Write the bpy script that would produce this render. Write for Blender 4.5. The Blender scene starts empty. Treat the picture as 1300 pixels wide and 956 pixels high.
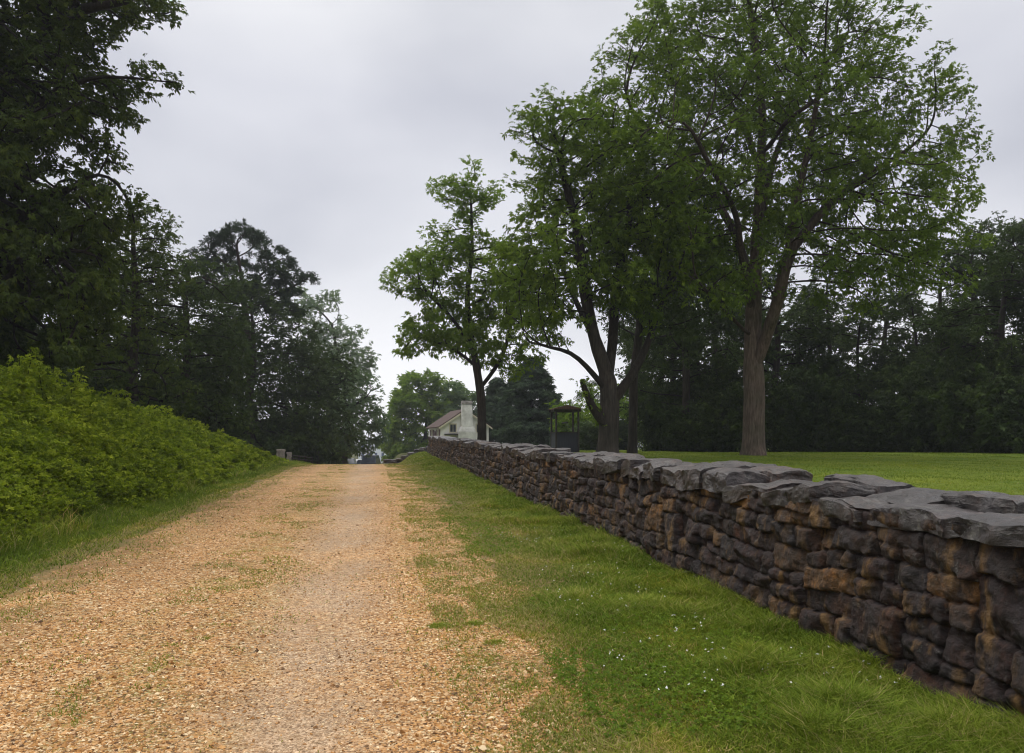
import bpy, math, random
import numpy as np
from mathutils import Vector, noise as mnoise

# ------------------------------------------------------------------ camera, sky, sun, exposure
SC = bpy.context.scene
COL = SC.collection
EYE = 1.67; F = 1000.0; HOR = 565.0
YAW = math.radians(9.93)
cs, sn = math.cos(YAW), math.sin(YAW)
cam = bpy.data.cameras.new('camera'); camo = bpy.data.objects.new('camera', cam); COL.objects.link(camo)
camo.location = (0, 0, EYE); camo.rotation_euler = (math.pi / 2, 0, -YAW)
cam.sensor_width = 36; cam.lens = 36 * F / 1300; cam.shift_y = (HOR - 478) / 1300
cam.clip_start = 0.05; cam.clip_end = 3000
SC.camera = camo

W = bpy.data.worlds.new('World'); SC.world = W; W.use_nodes = True
def N(nt, typ, **kw):
    n = nt.nodes.new(typ)
    for k, v in kw.items():
        if k.startswith('i_'):
            k2 = k[2:]; n.inputs[int(k2) if k2.isdigit() else k2.replace('_', ' ')].default_value = v
        else: setattr(n, k, v)
    return n
def ramp(nt, stops, interp='LINEAR'):
    n = nt.nodes.new('ShaderNodeValToRGB'); cr = n.color_ramp; cr.interpolation = interp
    while len(cr.elements) < len(stops): cr.elements.new(0.5)
    for e, (p, c) in zip(cr.elements, stops):
        e.position = p; e.color = tuple(c) + (1,) if len(c) == 3 else c
    return n
SUN_EL, SUN_AZ = math.radians(58), math.radians(-35)     # azimuth measured from +y toward +x
def build_world():
    nt = W.node_tree; nt.nodes.clear(); L = nt.links.new
    out = N(nt, 'ShaderNodeOutputWorld')
    sky = N(nt, 'ShaderNodeTexSky', sky_type='NISHITA', sun_disc=False, sun_elevation=SUN_EL, sun_rotation=SUN_AZ)
    bg1 = N(nt, 'ShaderNodeBackground', i_Strength=0.05); L(sky.outputs[0], bg1.inputs[0])
    tc = N(nt, 'ShaderNodeTexCoord'); sep = N(nt, 'ShaderNodeSeparateXYZ'); L(tc.outputs['Generated'], sep.inputs[0])
    # cloud deck: brightness by height (bright hazy horizon, grey deck, brighter zenith) and soft wide cloud folds
    hr = ramp(nt, [(0.0, (1.0, 1.0, 1.03)), (.10, (.90, .91, .96)), (.20, (.72, .735, .80)), (.40, (.64, .655, .73)), (.52, (.84, .85, .89)), (.75, (1.55, 1.53, 1.52)), (1.0, (2.3, 2.27, 2.22))])
    L(sep.outputs['Z'], hr.inputs[0])
    mp = N(nt, 'ShaderNodeMapping'); mp.inputs['Scale'].default_value = (1.2, 1.2, 2.2); mp.inputs['Rotation'].default_value = (0.25, 0.1, 0.4)
    L(tc.outputs['Generated'], mp.inputs[0])
    nz = N(nt, 'ShaderNodeTexNoise', i_Scale=1.7, i_Detail=4.0, i_Roughness=.45); L(mp.outputs[0], nz.inputs['Vector'])
    cr = ramp(nt, [(.34, (.76, .77, .80)), (.5, (1.0, 1.0, 1.0)), (.64, (1.20, 1.19, 1.16))]); L(nz.outputs['Fac'], cr.inputs[0])
    mx = N(nt, 'ShaderNodeMix', data_type='RGBA', blend_type='MULTIPLY'); mx.inputs[0].default_value = 1
    L(hr.outputs[0], mx.inputs[6]); L(cr.outputs[0], mx.inputs[7])
    bg2 = N(nt, 'ShaderNodeBackground', i_Strength=1.0); L(mx.outputs[2], bg2.inputs[0])
    ms = N(nt, 'ShaderNodeMixShader'); ms.inputs[0].default_value = .94
    L(bg1.outputs[0], ms.inputs[1]); L(bg2.outputs[0], ms.inputs[2]); L(ms.outputs[0], out.inputs[0])
build_world()
sun = bpy.data.lights.new('sun', 'SUN'); sun.energy = 1.5; sun.angle = math.radians(25); sun.color = (1, .97, .92)
suno = bpy.data.objects.new('sun', sun); COL.objects.link(suno)
sd = Vector((math.sin(SUN_AZ) * math.cos(SUN_EL), math.cos(SUN_AZ) * math.cos(SUN_EL), math.sin(SUN_EL)))
suno.rotation_euler = sd.to_track_quat('Z', 'Y').to_euler(); suno.location = sd * 60
SC.view_settings.view_transform = 'Standard'; SC.view_settings.look = 'None'
SC.view_settings.exposure = 0.0; SC.view_settings.gamma = 1; SC.view_settings.use_curve_mapping = False
SC.render.engine = 'CYCLES'
SC.cycles.use_denoising = True; SC.cycles.max_bounces = 5; SC.cycles.diffuse_bounces = 3; SC.cycles.glossy_bounces = 2
SC.cycles.transmission_bounces = 3; SC.cycles.volume_bounces = 0; SC.cycles.transparent_max_bounces = 4
SC.cycles.use_adaptive_sampling = True; SC.cycles.adaptive_threshold = 0.01; SC.cycles.filter_width = 1.1; SC.cycles.denoising_prefilter = 'ACCURATE'

# ------------------------------------------------------------------ helpers
rng = np.random.default_rng(11)
def S(px, py, D):
    X = (px - 650) / F * D
    return np.array([X * cs + D * sn, D * cs - X * sn, EYE + (HOR - py) / F * D])
def tag(o, label=None, cat=None, group=None, kind=None):
    if label: o['label'] = label
    if cat: o['category'] = cat
    if group: o['group'] = group
    if kind: o['kind'] = kind
    return o
def thing(name, label, cat, loc=(0, 0, 0), rz=0, group=None):
    o = bpy.data.objects.new(name, None); COL.objects.link(o); o.empty_display_size = .3
    o.location = loc; o.rotation_euler = (0, 0, rz)
    return tag(o, label, cat, group)
def mesh_np(name, V, faces, m, parent=None, attrs=None, smooth=False):
    """V (n,3); faces: list of (k, int array (m,k)); attrs {name: (domain, array)}"""
    me = bpy.data.meshes.new(name)
    V = np.asarray(V, np.float32)
    me.vertices.add(len(V)); me.vertices.foreach_set('co', V.ravel())
    fl = [np.asarray(f, np.int32) for f in faces if len(f)]
    loops = np.concatenate([f.ravel() for f in fl]); tot = np.concatenate([np.full(len(f), f.shape[1], np.int32) for f in fl])
    me.loops.add(len(loops)); me.loops.foreach_set('vertex_index', loops)
    me.polygons.add(len(tot)); st = np.concatenate([[0], np.cumsum(tot)[:-1]]).astype(np.int32)
    me.polygons.foreach_set('loop_start', st)
    me.polygons.foreach_set('use_smooth', np.full(len(tot), smooth))
    for k, (dom, arr) in (attrs or {}).items():
        a = me.attributes.new(k, 'FLOAT', dom); a.data.foreach_set('value', np.asarray(arr, np.float32))
    me.update(calc_edges=True)
    me.materials.append(m)
    o = bpy.data.objects.new(name, me); COL.objects.link(o)
    if parent: o.parent = parent
    return o
class MB:
    def __init__(s): s.v = []; s.f = []
    def add(s, vs, fs):
        b = len(s.v); s.v += [tuple(map(float, p)) for p in vs]; s.f += [tuple(b + i for i in f) for f in fs]
    def box(s, c, d, rz=0, taper=1.0, tz=0):
        hx, hy, hz = d[0] / 2, d[1] / 2, d[2] / 2; P = []
        for z, t in ((-hz, 1), (hz, taper)):
            for x, y in ((-hx, -hy), (hx, -hy), (hx, hy), (-hx, hy)):
                x2, y2 = x * t, y * t
                P.append((c[0] + x2 * math.cos(rz) - y2 * math.sin(rz), c[1] + x2 * math.sin(rz) + y2 * math.cos(rz), c[2] + z))
        s.add(P, [(3, 2, 1, 0), (4, 5, 6, 7), (0, 1, 5, 4), (1, 2, 6, 5), (2, 3, 7, 6), (3, 0, 4, 7)])
    def prism(s, poly, ax, a, b):          # poly in the two other axes
        n = len(poly); P = []
        for t in (a, b):
            for p in poly:
                q = [p[0], p[1]]; q.insert(ax, t); P.append(q)
        s.add(P, [tuple(range(n - 1, -1, -1)), tuple(range(n, 2 * n))] + [(i, (i + 1) % n, n + (i + 1) % n, n + i) for i in range(n)])
    def tube(s, p, q, r, r2=None, n=8):
        p = Vector(p); q = Vector(q); r2 = r if r2 is None else r2
        d = (q - p).normalized(); a = d.orthogonal().normalized(); b = d.cross(a); P = []
        for c, rr in ((p, r), (q, r2)):
            for i in range(n):
                t = 2 * math.pi * i / n; P.append(c + a * math.cos(t) * rr + b * math.sin(t) * rr)
        s.add(P, [tuple(range(n - 1, -1, -1)), tuple(range(n, 2 * n))] + [(i, (i + 1) % n, n + (i + 1) % n, n + i) for i in range(n)])
    def build(s, name, m, parent=None, bevel=0):
        me = bpy.data.meshes.new(name); me.from_pydata(s.v, [], s.f); me.update(); me.materials.append(m)
        o = bpy.data.objects.new(name, me); COL.objects.link(o)
        if parent: o.parent = parent
        if bevel:
            b = o.modifiers.new('bevel', 'BEVEL'); b.width = bevel; b.segments = 2
        return o
def hsh(i, j, k, s=0):
    n = (i.astype(np.int64) * 73856093) ^ (j.astype(np.int64) * 19349663) ^ (k.astype(np.int64) * 83492791) ^ (s * 2654435761)
    n = (n ^ (n >> 13)) * 1274126177 & 0xffffffff
    n = (n ^ (n >> 16)) & 0xffff
    return n / 65535.0
def vnoise(x, y, z=None, s=0):
    x = np.asarray(x, float); y = np.asarray(y, float); z = np.zeros_like(x) if z is None else np.asarray(z, float)
    xi, yi, zi = np.floor(x), np.floor(y), np.floor(z); fx, fy, fz = x - xi, y - yi, z - zi
    fx, fy, fz = [t * t * (3 - 2 * t) for t in (fx, fy, fz)]; r = 0
    for a in (0, 1):
        for b in (0, 1):
            for c in (0, 1):
                w = (fx if a else 1 - fx) * (fy if b else 1 - fy) * (fz if c else 1 - fz)
                r = r + w * hsh(xi + a, yi + b, zi + c, s)
    return r * 2 - 1
def fbm(x, y, z=None, o=4, s=0):
    r = 0; a = .5; f = 1
    for k in range(o):
        r = r + a * vnoise(x * f, y * f, None if z is None else z * f, s + k); a *= .5; f *= 2.03
    return r
def sstep(a, b, x):
    t = np.clip((np.asarray(x, float) - a) / (b - a), 0, 1); return t * t * (3 - 2 * t)

# ------------------------------------------------------------------ terrain heights
def ip(v, pts): return np.interp(v, [p[0] for p in pts], [p[1] for p in pts])
ZR = [(-30, -.6), (0, 0), (10, .2), (20, .4), (28, .55), (34, .64), (40, .66), (46, .57), (52, .40), (60, .05), (75, -.8), (90, -1.4), (120, -2.0), (300, -3), (2000, -3)]
ZW = [(-30, -.6), (0, 0), (52, 1.04), (60, 1.1), (75, .95), (100, .6), (160, -.6), (300, -2), (2000, -2.5)]
ZL = [(-30, -.2), (0, .45), (10, .75), (20, 1.05), (30, 1.28), (40, 1.24), (60, 1.3), (80, 1.05), (110, .6), (160, -.6), (300, -2), (2000, -2.5)]
ZS = [(-30, -.6), (0, 0), (40, .62), (54, .48), (75, .3), (100, -.2), (160, -1), (300, -2), (2000, -2.5)]
BH = [(-30, 2.7), (12, 2.75), (20, 2.35), (32, 1.55), (42, .8), (48, .35), (53, 0), (2000, 0)]
def gz(u, v, rough=True):
    u = np.asarray(u, float); v = np.asarray(v, float)
    zr, zw, zl, zs = ip(v, ZR), ip(v, ZW), ip(v, ZL), ip(v, ZS)
    z = zr + (zw - zr) * sstep(1.2, 3.3, u)
    z = z + (zl - zw) * sstep(3.6, 4.5, u)
    z = z + (zs - zr) * sstep(-3.3, -5.2, u)
    z = z + ip(v, BH) * (sstep(-4.3, -8.6, u)) 
    if rough:
        m = sstep(1.0, 2.5, u) + sstep(-3.4, -5, u)
        z = z + .035 * m * vnoise(u * .9, v * .9, s=4) + .012 * vnoise(u * 1.7, v * .6, s=5) + .006 * m * vnoise(u * 5, v * 5, s=6)
        z = z - .02 * np.exp(-((u + .5) / .5) ** 2) * (1 - sstep(38, 50, v)) - .015 * np.exp(-((u + 2.4) / .4) ** 2) * (1 - sstep(38, 50, v))
    return z
def gz1(u, v): return float(gz(np.array([u]), np.array([v]))[0])
def onground(px, D, dz=0):
    p = S(px, 500, D); p[2] = gz1(p[0], p[1]) + dz; return p

# ------------------------------------------------------------------ materials
def mat(name):
    m = bpy.data.materials.new(name); m.use_nodes = True; nt = m.node_tree; nt.nodes.clear()
    out = N(nt, 'ShaderNodeOutputMaterial'); return m, nt, nt.links.new, out
def mixc(nt, f, a, b, typ='MIX'):
    n = N(nt, 'ShaderNodeMix', data_type='RGBA', blend_type=typ)
    for i, v in ((0, f), (6, a), (7, b)):
        if hasattr(v, 'is_output'): nt.links.new(v, n.inputs[i])
        elif i == 0: n.inputs[0].default_value = v
        else: n.inputs[i].default_value = tuple(v) + (1,)
    return n.outputs[2]
def tex(nt, scale, detail=4, rough=.55, vec=None, sc3=None):
    if vec is None:
        g = N(nt, 'ShaderNodeNewGeometry'); vec = g.outputs['Position']
    if sc3:
        mp = N(nt, 'ShaderNodeMapping'); mp.inputs['Scale'].default_value = sc3; nt.links.new(vec, mp.inputs[0]); vec = mp.outputs[0]
    n = N(nt, 'ShaderNodeTexNoise', i_Scale=scale, i_Detail=detail, i_Roughness=rough); nt.links.new(vec, n.inputs['Vector'])
    return n.outputs['Fac']
def leaf_mat(name, dark, mid, light, trans=.3, gloss=.06):
    m, nt, L, out = mat(name)
    at = N(nt, 'ShaderNodeAttribute', attribute_name='rnd')
    r = ramp(nt, [(0, dark), (.5, mid), (1, light)]); L(at.outputs['Fac'], r.inputs[0])
    big = tex(nt, .55, 2); rb = ramp(nt, [(.3, (.72, .78, .8)), (.7, (1.25, 1.2, 1.0))]); L(big, rb.inputs[0])
    c = mixc(nt, 1.0, r.outputs[0], rb.outputs[0], 'MULTIPLY')
    p = N(nt, 'ShaderNodeBsdfPrincipled'); p.inputs['Roughness'].default_value = .6; p.inputs['Specular IOR Level'].default_value = gloss * 2
    L(c, p.inputs['Base Color'])
    t = N(nt, 'ShaderNodeBsdfTranslucent'); ct = mixc(nt, .5, c, (mid[0] * 1.6, mid[1] * 1.7, mid[2])); L(ct, t.inputs[0])
    ms = N(nt, 'ShaderNodeMixShader'); ms.inputs[0].default_value = trans
    L(p.outputs[0], ms.inputs[1]); L(t.outputs[0], ms.inputs[2]); L(ms.outputs[0], out.inputs[0]); return m
def simple(name, c1, c2, scale=8, rough=.7, bump=.3, sc3=None, spec=.3, det=5, dist=.02):
    m, nt, L, out = mat(name)
    tcn = N(nt, 'ShaderNodeTexCoord'); f = tex(nt, scale, det, .6, tcn.outputs['Object'], sc3)
    r = ramp(nt, [(.3, c1), (.7, c2)]); L(f, r.inputs[0])
    p = N(nt, 'ShaderNodeBsdfPrincipled'); p.inputs['Roughness'].default_value = rough; p.inputs['Specular IOR Level'].default_value = spec
    L(r.outputs[0], p.inputs['Base Color'])
    b = N(nt, 'ShaderNodeBump', i_Strength=bump, i_Distance=dist); L(f, b.inputs['Height']); L(b.outputs[0], p.inputs['Normal'])
    L(p.outputs[0], out.inputs[0]); return m
def bark(name, c1, c2):
    m, nt, L, out = mat(name)
    tcn = N(nt, 'ShaderNodeTexCoord')
    f = tex(nt, 6, 6, .65, tcn.outputs['Object'], (2.6, 2.6, .35)); g = tex(nt, 1.2, 3, .5, tcn.outputs['Object'])
    r = ramp(nt, [(.3, c1), (.5, tuple((a + b) / 2 for a, b in zip(c1, c2))), (.68, c2)]); L(f, r.inputs[0])
    rg = ramp(nt, [(.35, (.75, .8, .72)), (.65, (1.15, 1.1, 1.1))]); L(g, rg.inputs[0])
    c = mixc(nt, 1, r.outputs[0], rg.outputs[0], 'MULTIPLY')
    p = N(nt, 'ShaderNodeBsdfPrincipled'); p.inputs['Roughness'].default_value = .85; p.inputs['Specular IOR Level'].default_value = .2
    L(c, p.inputs['Base Color']); ar = N(nt, 'ShaderNodeAttribute', attribute_name='rad'); rd = ramp(nt, [(.04, (.28, .25, .22)), (.30, (1, 1, 1))]); L(ar.outputs['Fac'], rd.inputs[0]); c = mixc(nt, 1, c, rd.outputs[0], 'MULTIPLY'); L(c, p.inputs['Base Color'])
    b = N(nt, 'ShaderNodeBump', i_Strength=.9, i_Distance=.05); L(f, b.inputs['Height']); L(b.outputs[0], p.inputs['Normal'])
    L(p.outputs[0], out.inputs[0]); return m

M = {}
M['leaf'] = leaf_mat('leaf_green', (.045, .070, .012), (.10, .155, .016), (.21, .29, .03), .42)
M['leafb'] = leaf_mat('leaf_bright', (.065, .115, .015), (.13, .20, .024), (.23, .31, .04), .44)
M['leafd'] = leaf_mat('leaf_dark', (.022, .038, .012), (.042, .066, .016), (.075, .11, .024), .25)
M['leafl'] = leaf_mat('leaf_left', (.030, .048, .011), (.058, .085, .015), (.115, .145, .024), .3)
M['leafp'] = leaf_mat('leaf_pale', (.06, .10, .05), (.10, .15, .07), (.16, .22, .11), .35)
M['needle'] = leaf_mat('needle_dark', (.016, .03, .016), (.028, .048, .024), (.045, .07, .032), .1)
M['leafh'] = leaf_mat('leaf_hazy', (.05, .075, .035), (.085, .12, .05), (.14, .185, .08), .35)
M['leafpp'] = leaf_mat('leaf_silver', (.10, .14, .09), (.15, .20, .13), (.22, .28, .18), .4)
M['cedar'] = leaf_mat('needle_blue', (.035, .058, .036), (.058, .092, .052), (.09, .135, .07), .12)
M['bramble'] = leaf_mat('bramble_leaf', (.070, .100, .010), (.16, .215, .014), (.30, .35, .035), .40, .04)
M['grass'] = None
M['bark'] = bark('bark_grey', (.05, .036, .027), (.17, .13, .105))
M['barkd'] = bark('bark_dark', (.022, .018, .015), (.075, .062, .052))
M['barkp'] = bark('bark_pine', (.03, .022, .018), (.11, .08, .06))

def grass_mat():
    m, nt, L, out = mat('grass_blade')
    at = N(nt, 'ShaderNodeAttribute', attribute_name='rnd')
    r = ramp(nt, [(0, (.075, .12, .012)), (.45, (.16, .215, .020)), (.8, (.26, .30, .04)), (.9, (.33, .29, .08)), (1, (.42, .33, .15))]); L(at.outputs['Fac'], r.inputs[0])
    g = tex(nt, .9, 3, .55); rg = ramp(nt, [(.3, (.75, .85, .8)), (.55, (1, 1, 1)), (.72, (1.35, 1.15, .9))]); L(g, rg.inputs[0])
    c = mixc(nt, 1, r.outputs[0], rg.outputs[0], 'MULTIPLY')
    p = N(nt, 'ShaderNodeBsdfPrincipled'); p.inputs['Roughness'].default_value = .7; p.inputs['Specular IOR Level'].default_value = .08
    L(c, p.inputs['Base Color']); t = N(nt, 'ShaderNodeBsdfTranslucent'); L(c, t.inputs[0])
    ms = N(nt, 'ShaderNodeMixShader'); ms.inputs[0].default_value = .3
    L(p.outputs[0], ms.inputs[1]); L(t.outputs[0], ms.inputs[2]); L(ms.outputs[0], out.inputs[0]); return m
M['grass'] = grass_mat()

def ground_mat():
    m, nt, L, out = mat('ground_grass_soil')
    a = tex(nt, .35, 4); b = tex(nt, 7, 5, .7); c3 = tex(nt, 60, 3, .7)
    r = ramp(nt, [(.3, (.07, .095, .014)), (.5, (.12, .165, .022)), (.7, (.165, .205, .035))]); L(b, r.inputs[0])
    ra = ramp(nt, [(.35, (.8, .9, .85)), (.6, (1.2, 1.12, 1.0))]); L(a, ra.inputs[0])
    c = mixc(nt, 1, r.outputs[0], ra.outputs[0], 'MULTIPLY')
    rc = ramp(nt, [(.3, (.6, .62, .6)), (.7, (1.35, 1.35, 1.3))]); L(c3, rc.inputs[0]); c = mixc(nt, 1, c, rc.outputs[0], 'MULTIPLY')
    # soil under the verge grass and on the bank (left of u=-4, right of road)
    g = N(nt, 'ShaderNodeNewGeometry'); sp = N(nt, 'ShaderNodeSeparateXYZ'); L(g.outputs['Position'], sp.inputs[0])
    mr = N(nt, 'ShaderNodeMapRange'); mr.inputs[1].default_value = 3.0; mr.inputs[2].default_value = 4.5; L(sp.outputs['X'], mr.inputs[0])
    soil = mixc(nt, b, (.05, .055, .02), (.10, .10, .035))
    c = mixc(nt, mr.outputs[0], soil, c)
    p = N(nt, 'ShaderNodeBsdfPrincipled'); p.inputs['Roughness'].default_value = .9; p.inputs['Specular IOR Level'].default_value = .1; L(c, p.inputs['Base Color'])
    bp = N(nt, 'ShaderNodeBump', i_Strength=.8, i_Distance=.05); L(c3, bp.inputs['Height']); L(bp.outputs[0], p.inputs['Normal'])
    L(p.outputs[0], out.inputs[0]); return m
M['ground'] = ground_mat()

GR0 = [(0, (.09, .05, .025)), (.16, (.26, .135, .05)), (.34, (.48, .26, .10)), (.55, (.62, .37, .17)), (.72, (.56, .38, .25)), (.86, (.72, .55, .38)), (1, (.88, .80, .68))]
GR = [(p, (c[0] * .88, c[1] * .79, c[2] * .60)) for p, c in GR0]
def road_mat():
    m, nt, L, out = mat('road_gravel')
    g = N(nt, 'ShaderNodeNewGeometry'); pos = g.outputs['Position']; sp = N(nt, 'ShaderNodeSeparateXYZ'); L(pos, sp.inputs[0])
    vo = N(nt, 'ShaderNodeTexVoronoi', i_Scale=46.0); L(pos, vo.inputs['Vector'])
    vs = N(nt, 'ShaderNodeSeparateColor'); L(vo.outputs['Color'], vs.inputs[0])
    r = ramp(nt, GR); L(vs.outputs[0], r.inputs[0])
    vo2 = N(nt, 'ShaderNodeTexVoronoi', i_Scale=85.0); L(pos, vo2.inputs['Vector'])
    vs2 = N(nt, 'ShaderNodeSeparateColor'); L(vo2.outputs['Color'], vs2.inputs[0])
    r2 = ramp(nt, [(0, (.21, .135, .08)), (.5, (.45, .31, .19)), (1, (.64, .49, .34))]); L(vs2.outputs[1], r2.inputs[0])
    # packed lane (u about -0.5) and second worn track (u about -2.4): finer, greyer grit
    def band(c, w):
        a = N(nt, 'ShaderNodeMath', operation='SUBTRACT'); a.inputs[1].default_value = c; L(sp.outputs['X'], a.inputs[0])
        b = N(nt, 'ShaderNodeMath', operation='ABSOLUTE'); L(a.outputs[0], b.inputs[0])
        mr = N(nt, 'ShaderNodeMapRange'); mr.inputs[1].default_value = w; mr.inputs[2].default_value = w * .25; L(b.outputs[0], mr.inputs[0]); return mr.outputs[0]
    def mul(a, b):
        n = N(nt, 'ShaderNodeMath', operation='MULTIPLY'); L(a, n.inputs[0])
        if hasattr(b, 'is_output'): L(b, n.inputs[1])
        else: n.inputs[1].default_value = b
        return n.outputs[0]
    pn = tex(nt, .8, 4, .6); prr = ramp(nt, [(.35, (.3, .3, .3)), (.6, (1, 1, 1))]); L(pn, prr.inputs[0])
    lane = mul(band(-.45, .8), prr.outputs[0])
    c = mixc(nt, lane, r.outputs[0], r2.outputs[0])
    # moss / short grass strips
    gn = tex(nt, 2.2, 5, .7); gr_ = ramp(nt, [(.42, (0, 0, 0)), (.58, (1, 1, 1))]); L(gn, gr_.inputs[0])
    fine = tex(nt, 40, 2, .7); fr = ramp(nt, [(.4, (0, 0, 0)), (.6, (1, 1, 1))]); L(fine, fr.inputs[0])
    gcol = (.19, .19, .035)
    for cu, w, s in ((-1.5, .9, .8), (1.05, .9, .95), (-3.3, .9, .8)):
        c = mixc(nt, mul(mul(mul(band(cu, w), gr_.outputs[0]), fr.outputs[0]), s), c, gcol)
    md = tex(nt, 14, 6, .85); mr_ = ramp(nt, [(.34, (.62, .58, .52)), (.5, (1, 1, 1)), (.66, (1.28, 1.26, 1.22))]); L(md, mr_.inputs[0]); c = mixc(nt, 1, c, mr_.outputs[0], 'MULTIPLY')
    # large tone variation, damp and dry
    big = tex(nt, .45, 4, .6); br = ramp(nt, [(.32, (.82, .80, .78)), (.6, (1.08, 1.05, 1.02))]); L(big, br.inputs[0]); c = mixc(nt, 1, c, br.outputs[0], 'MULTIPLY')
    lit_ = tex(nt, 1.1, 5, .7); lr = ramp(nt, [(.38, (0, 0, 0)), (.56, (1, 1, 1))]); L(lit_, lr.inputs[0])
    for cu, w, s in ((-3.6, 1.3, .75), (1.6, .9, .6)): c = mixc(nt, mul(mul(band(cu, w), lr.outputs[0]), s), c, mixc(nt, fine, (.10, .05, .018), (.33, .18, .07)))
    # ragged edges -> soil and grass
    en = tex(nt, 1.3, 6, .75)
    def edge(lo, hi):
        mr = N(nt, 'ShaderNodeMapRange'); mr.inputs[1].default_value = lo; mr.inputs[2].default_value = hi; L(sp.outputs['X'], mr.inputs[0])
        ad = N(nt, 'ShaderNodeMath', operation='ADD'); L(mr.outputs[0], ad.inputs[0])
        e2 = N(nt, 'ShaderNodeMath', operation='MULTIPLY_ADD'); L(en, e2.inputs[0]); e2.inputs[1].default_value = 1.6; e2.inputs[2].default_value = -.8
        L(e2.outputs[0], ad.inputs[1]); rr = ramp(nt, [(.42, (0, 0, 0)), (.62, (1, 1, 1))]); L(ad.outputs[0], rr.inputs[0]); return rr.outputs[0]
    soil = mixc(nt, fine, (.08, .065, .02), (.23, .16, .05))
    c = mixc(nt, edge(.9, 2.0), c, soil); c = mixc(nt, edge(-3.0, -4.1), c, soil)
    p = N(nt, 'ShaderNodeBsdfPrincipled'); p.inputs['Roughness'].default_value = .75; p.inputs['Specular IOR Level'].default_value = .25; L(c, p.inputs['Base Color'])
    bp = N(nt, 'ShaderNodeBump', i_Strength=.9, i_Distance=.02); L(vo.outputs['Distance'], bp.inputs['Height']); bp.invert = True
    bp2 = N(nt, 'ShaderNodeBump', i_Strength=.5, i_Distance=.01); L(vo2.outputs['Distance'], bp2.inputs['Height']); bp2.invert = True
    L(bp.outputs[0], bp2.inputs['Normal']); L(bp2.outputs[0], p.inputs['Normal'])
    L(p.outputs[0], out.inputs[0]); return m
M['road'] = road_mat()
def pebble_mat():
    m, nt, L, out = mat('pebbles')
    at = N(nt, 'ShaderNodeAttribute', attribute_name='rnd'); r = ramp(nt, GR); L(at.outputs['Fac'], r.inputs[0])
    p = N(nt, 'ShaderNodeBsdfPrincipled'); p.inputs['Roughness'].default_value = .6; p.inputs['Specular IOR Level'].default_value = .3
    L(r.outputs[0], p.inputs['Base Color']); L(p.outputs[0], out.inputs[0]); return m
M['pebble'] = pebble_mat()

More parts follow.
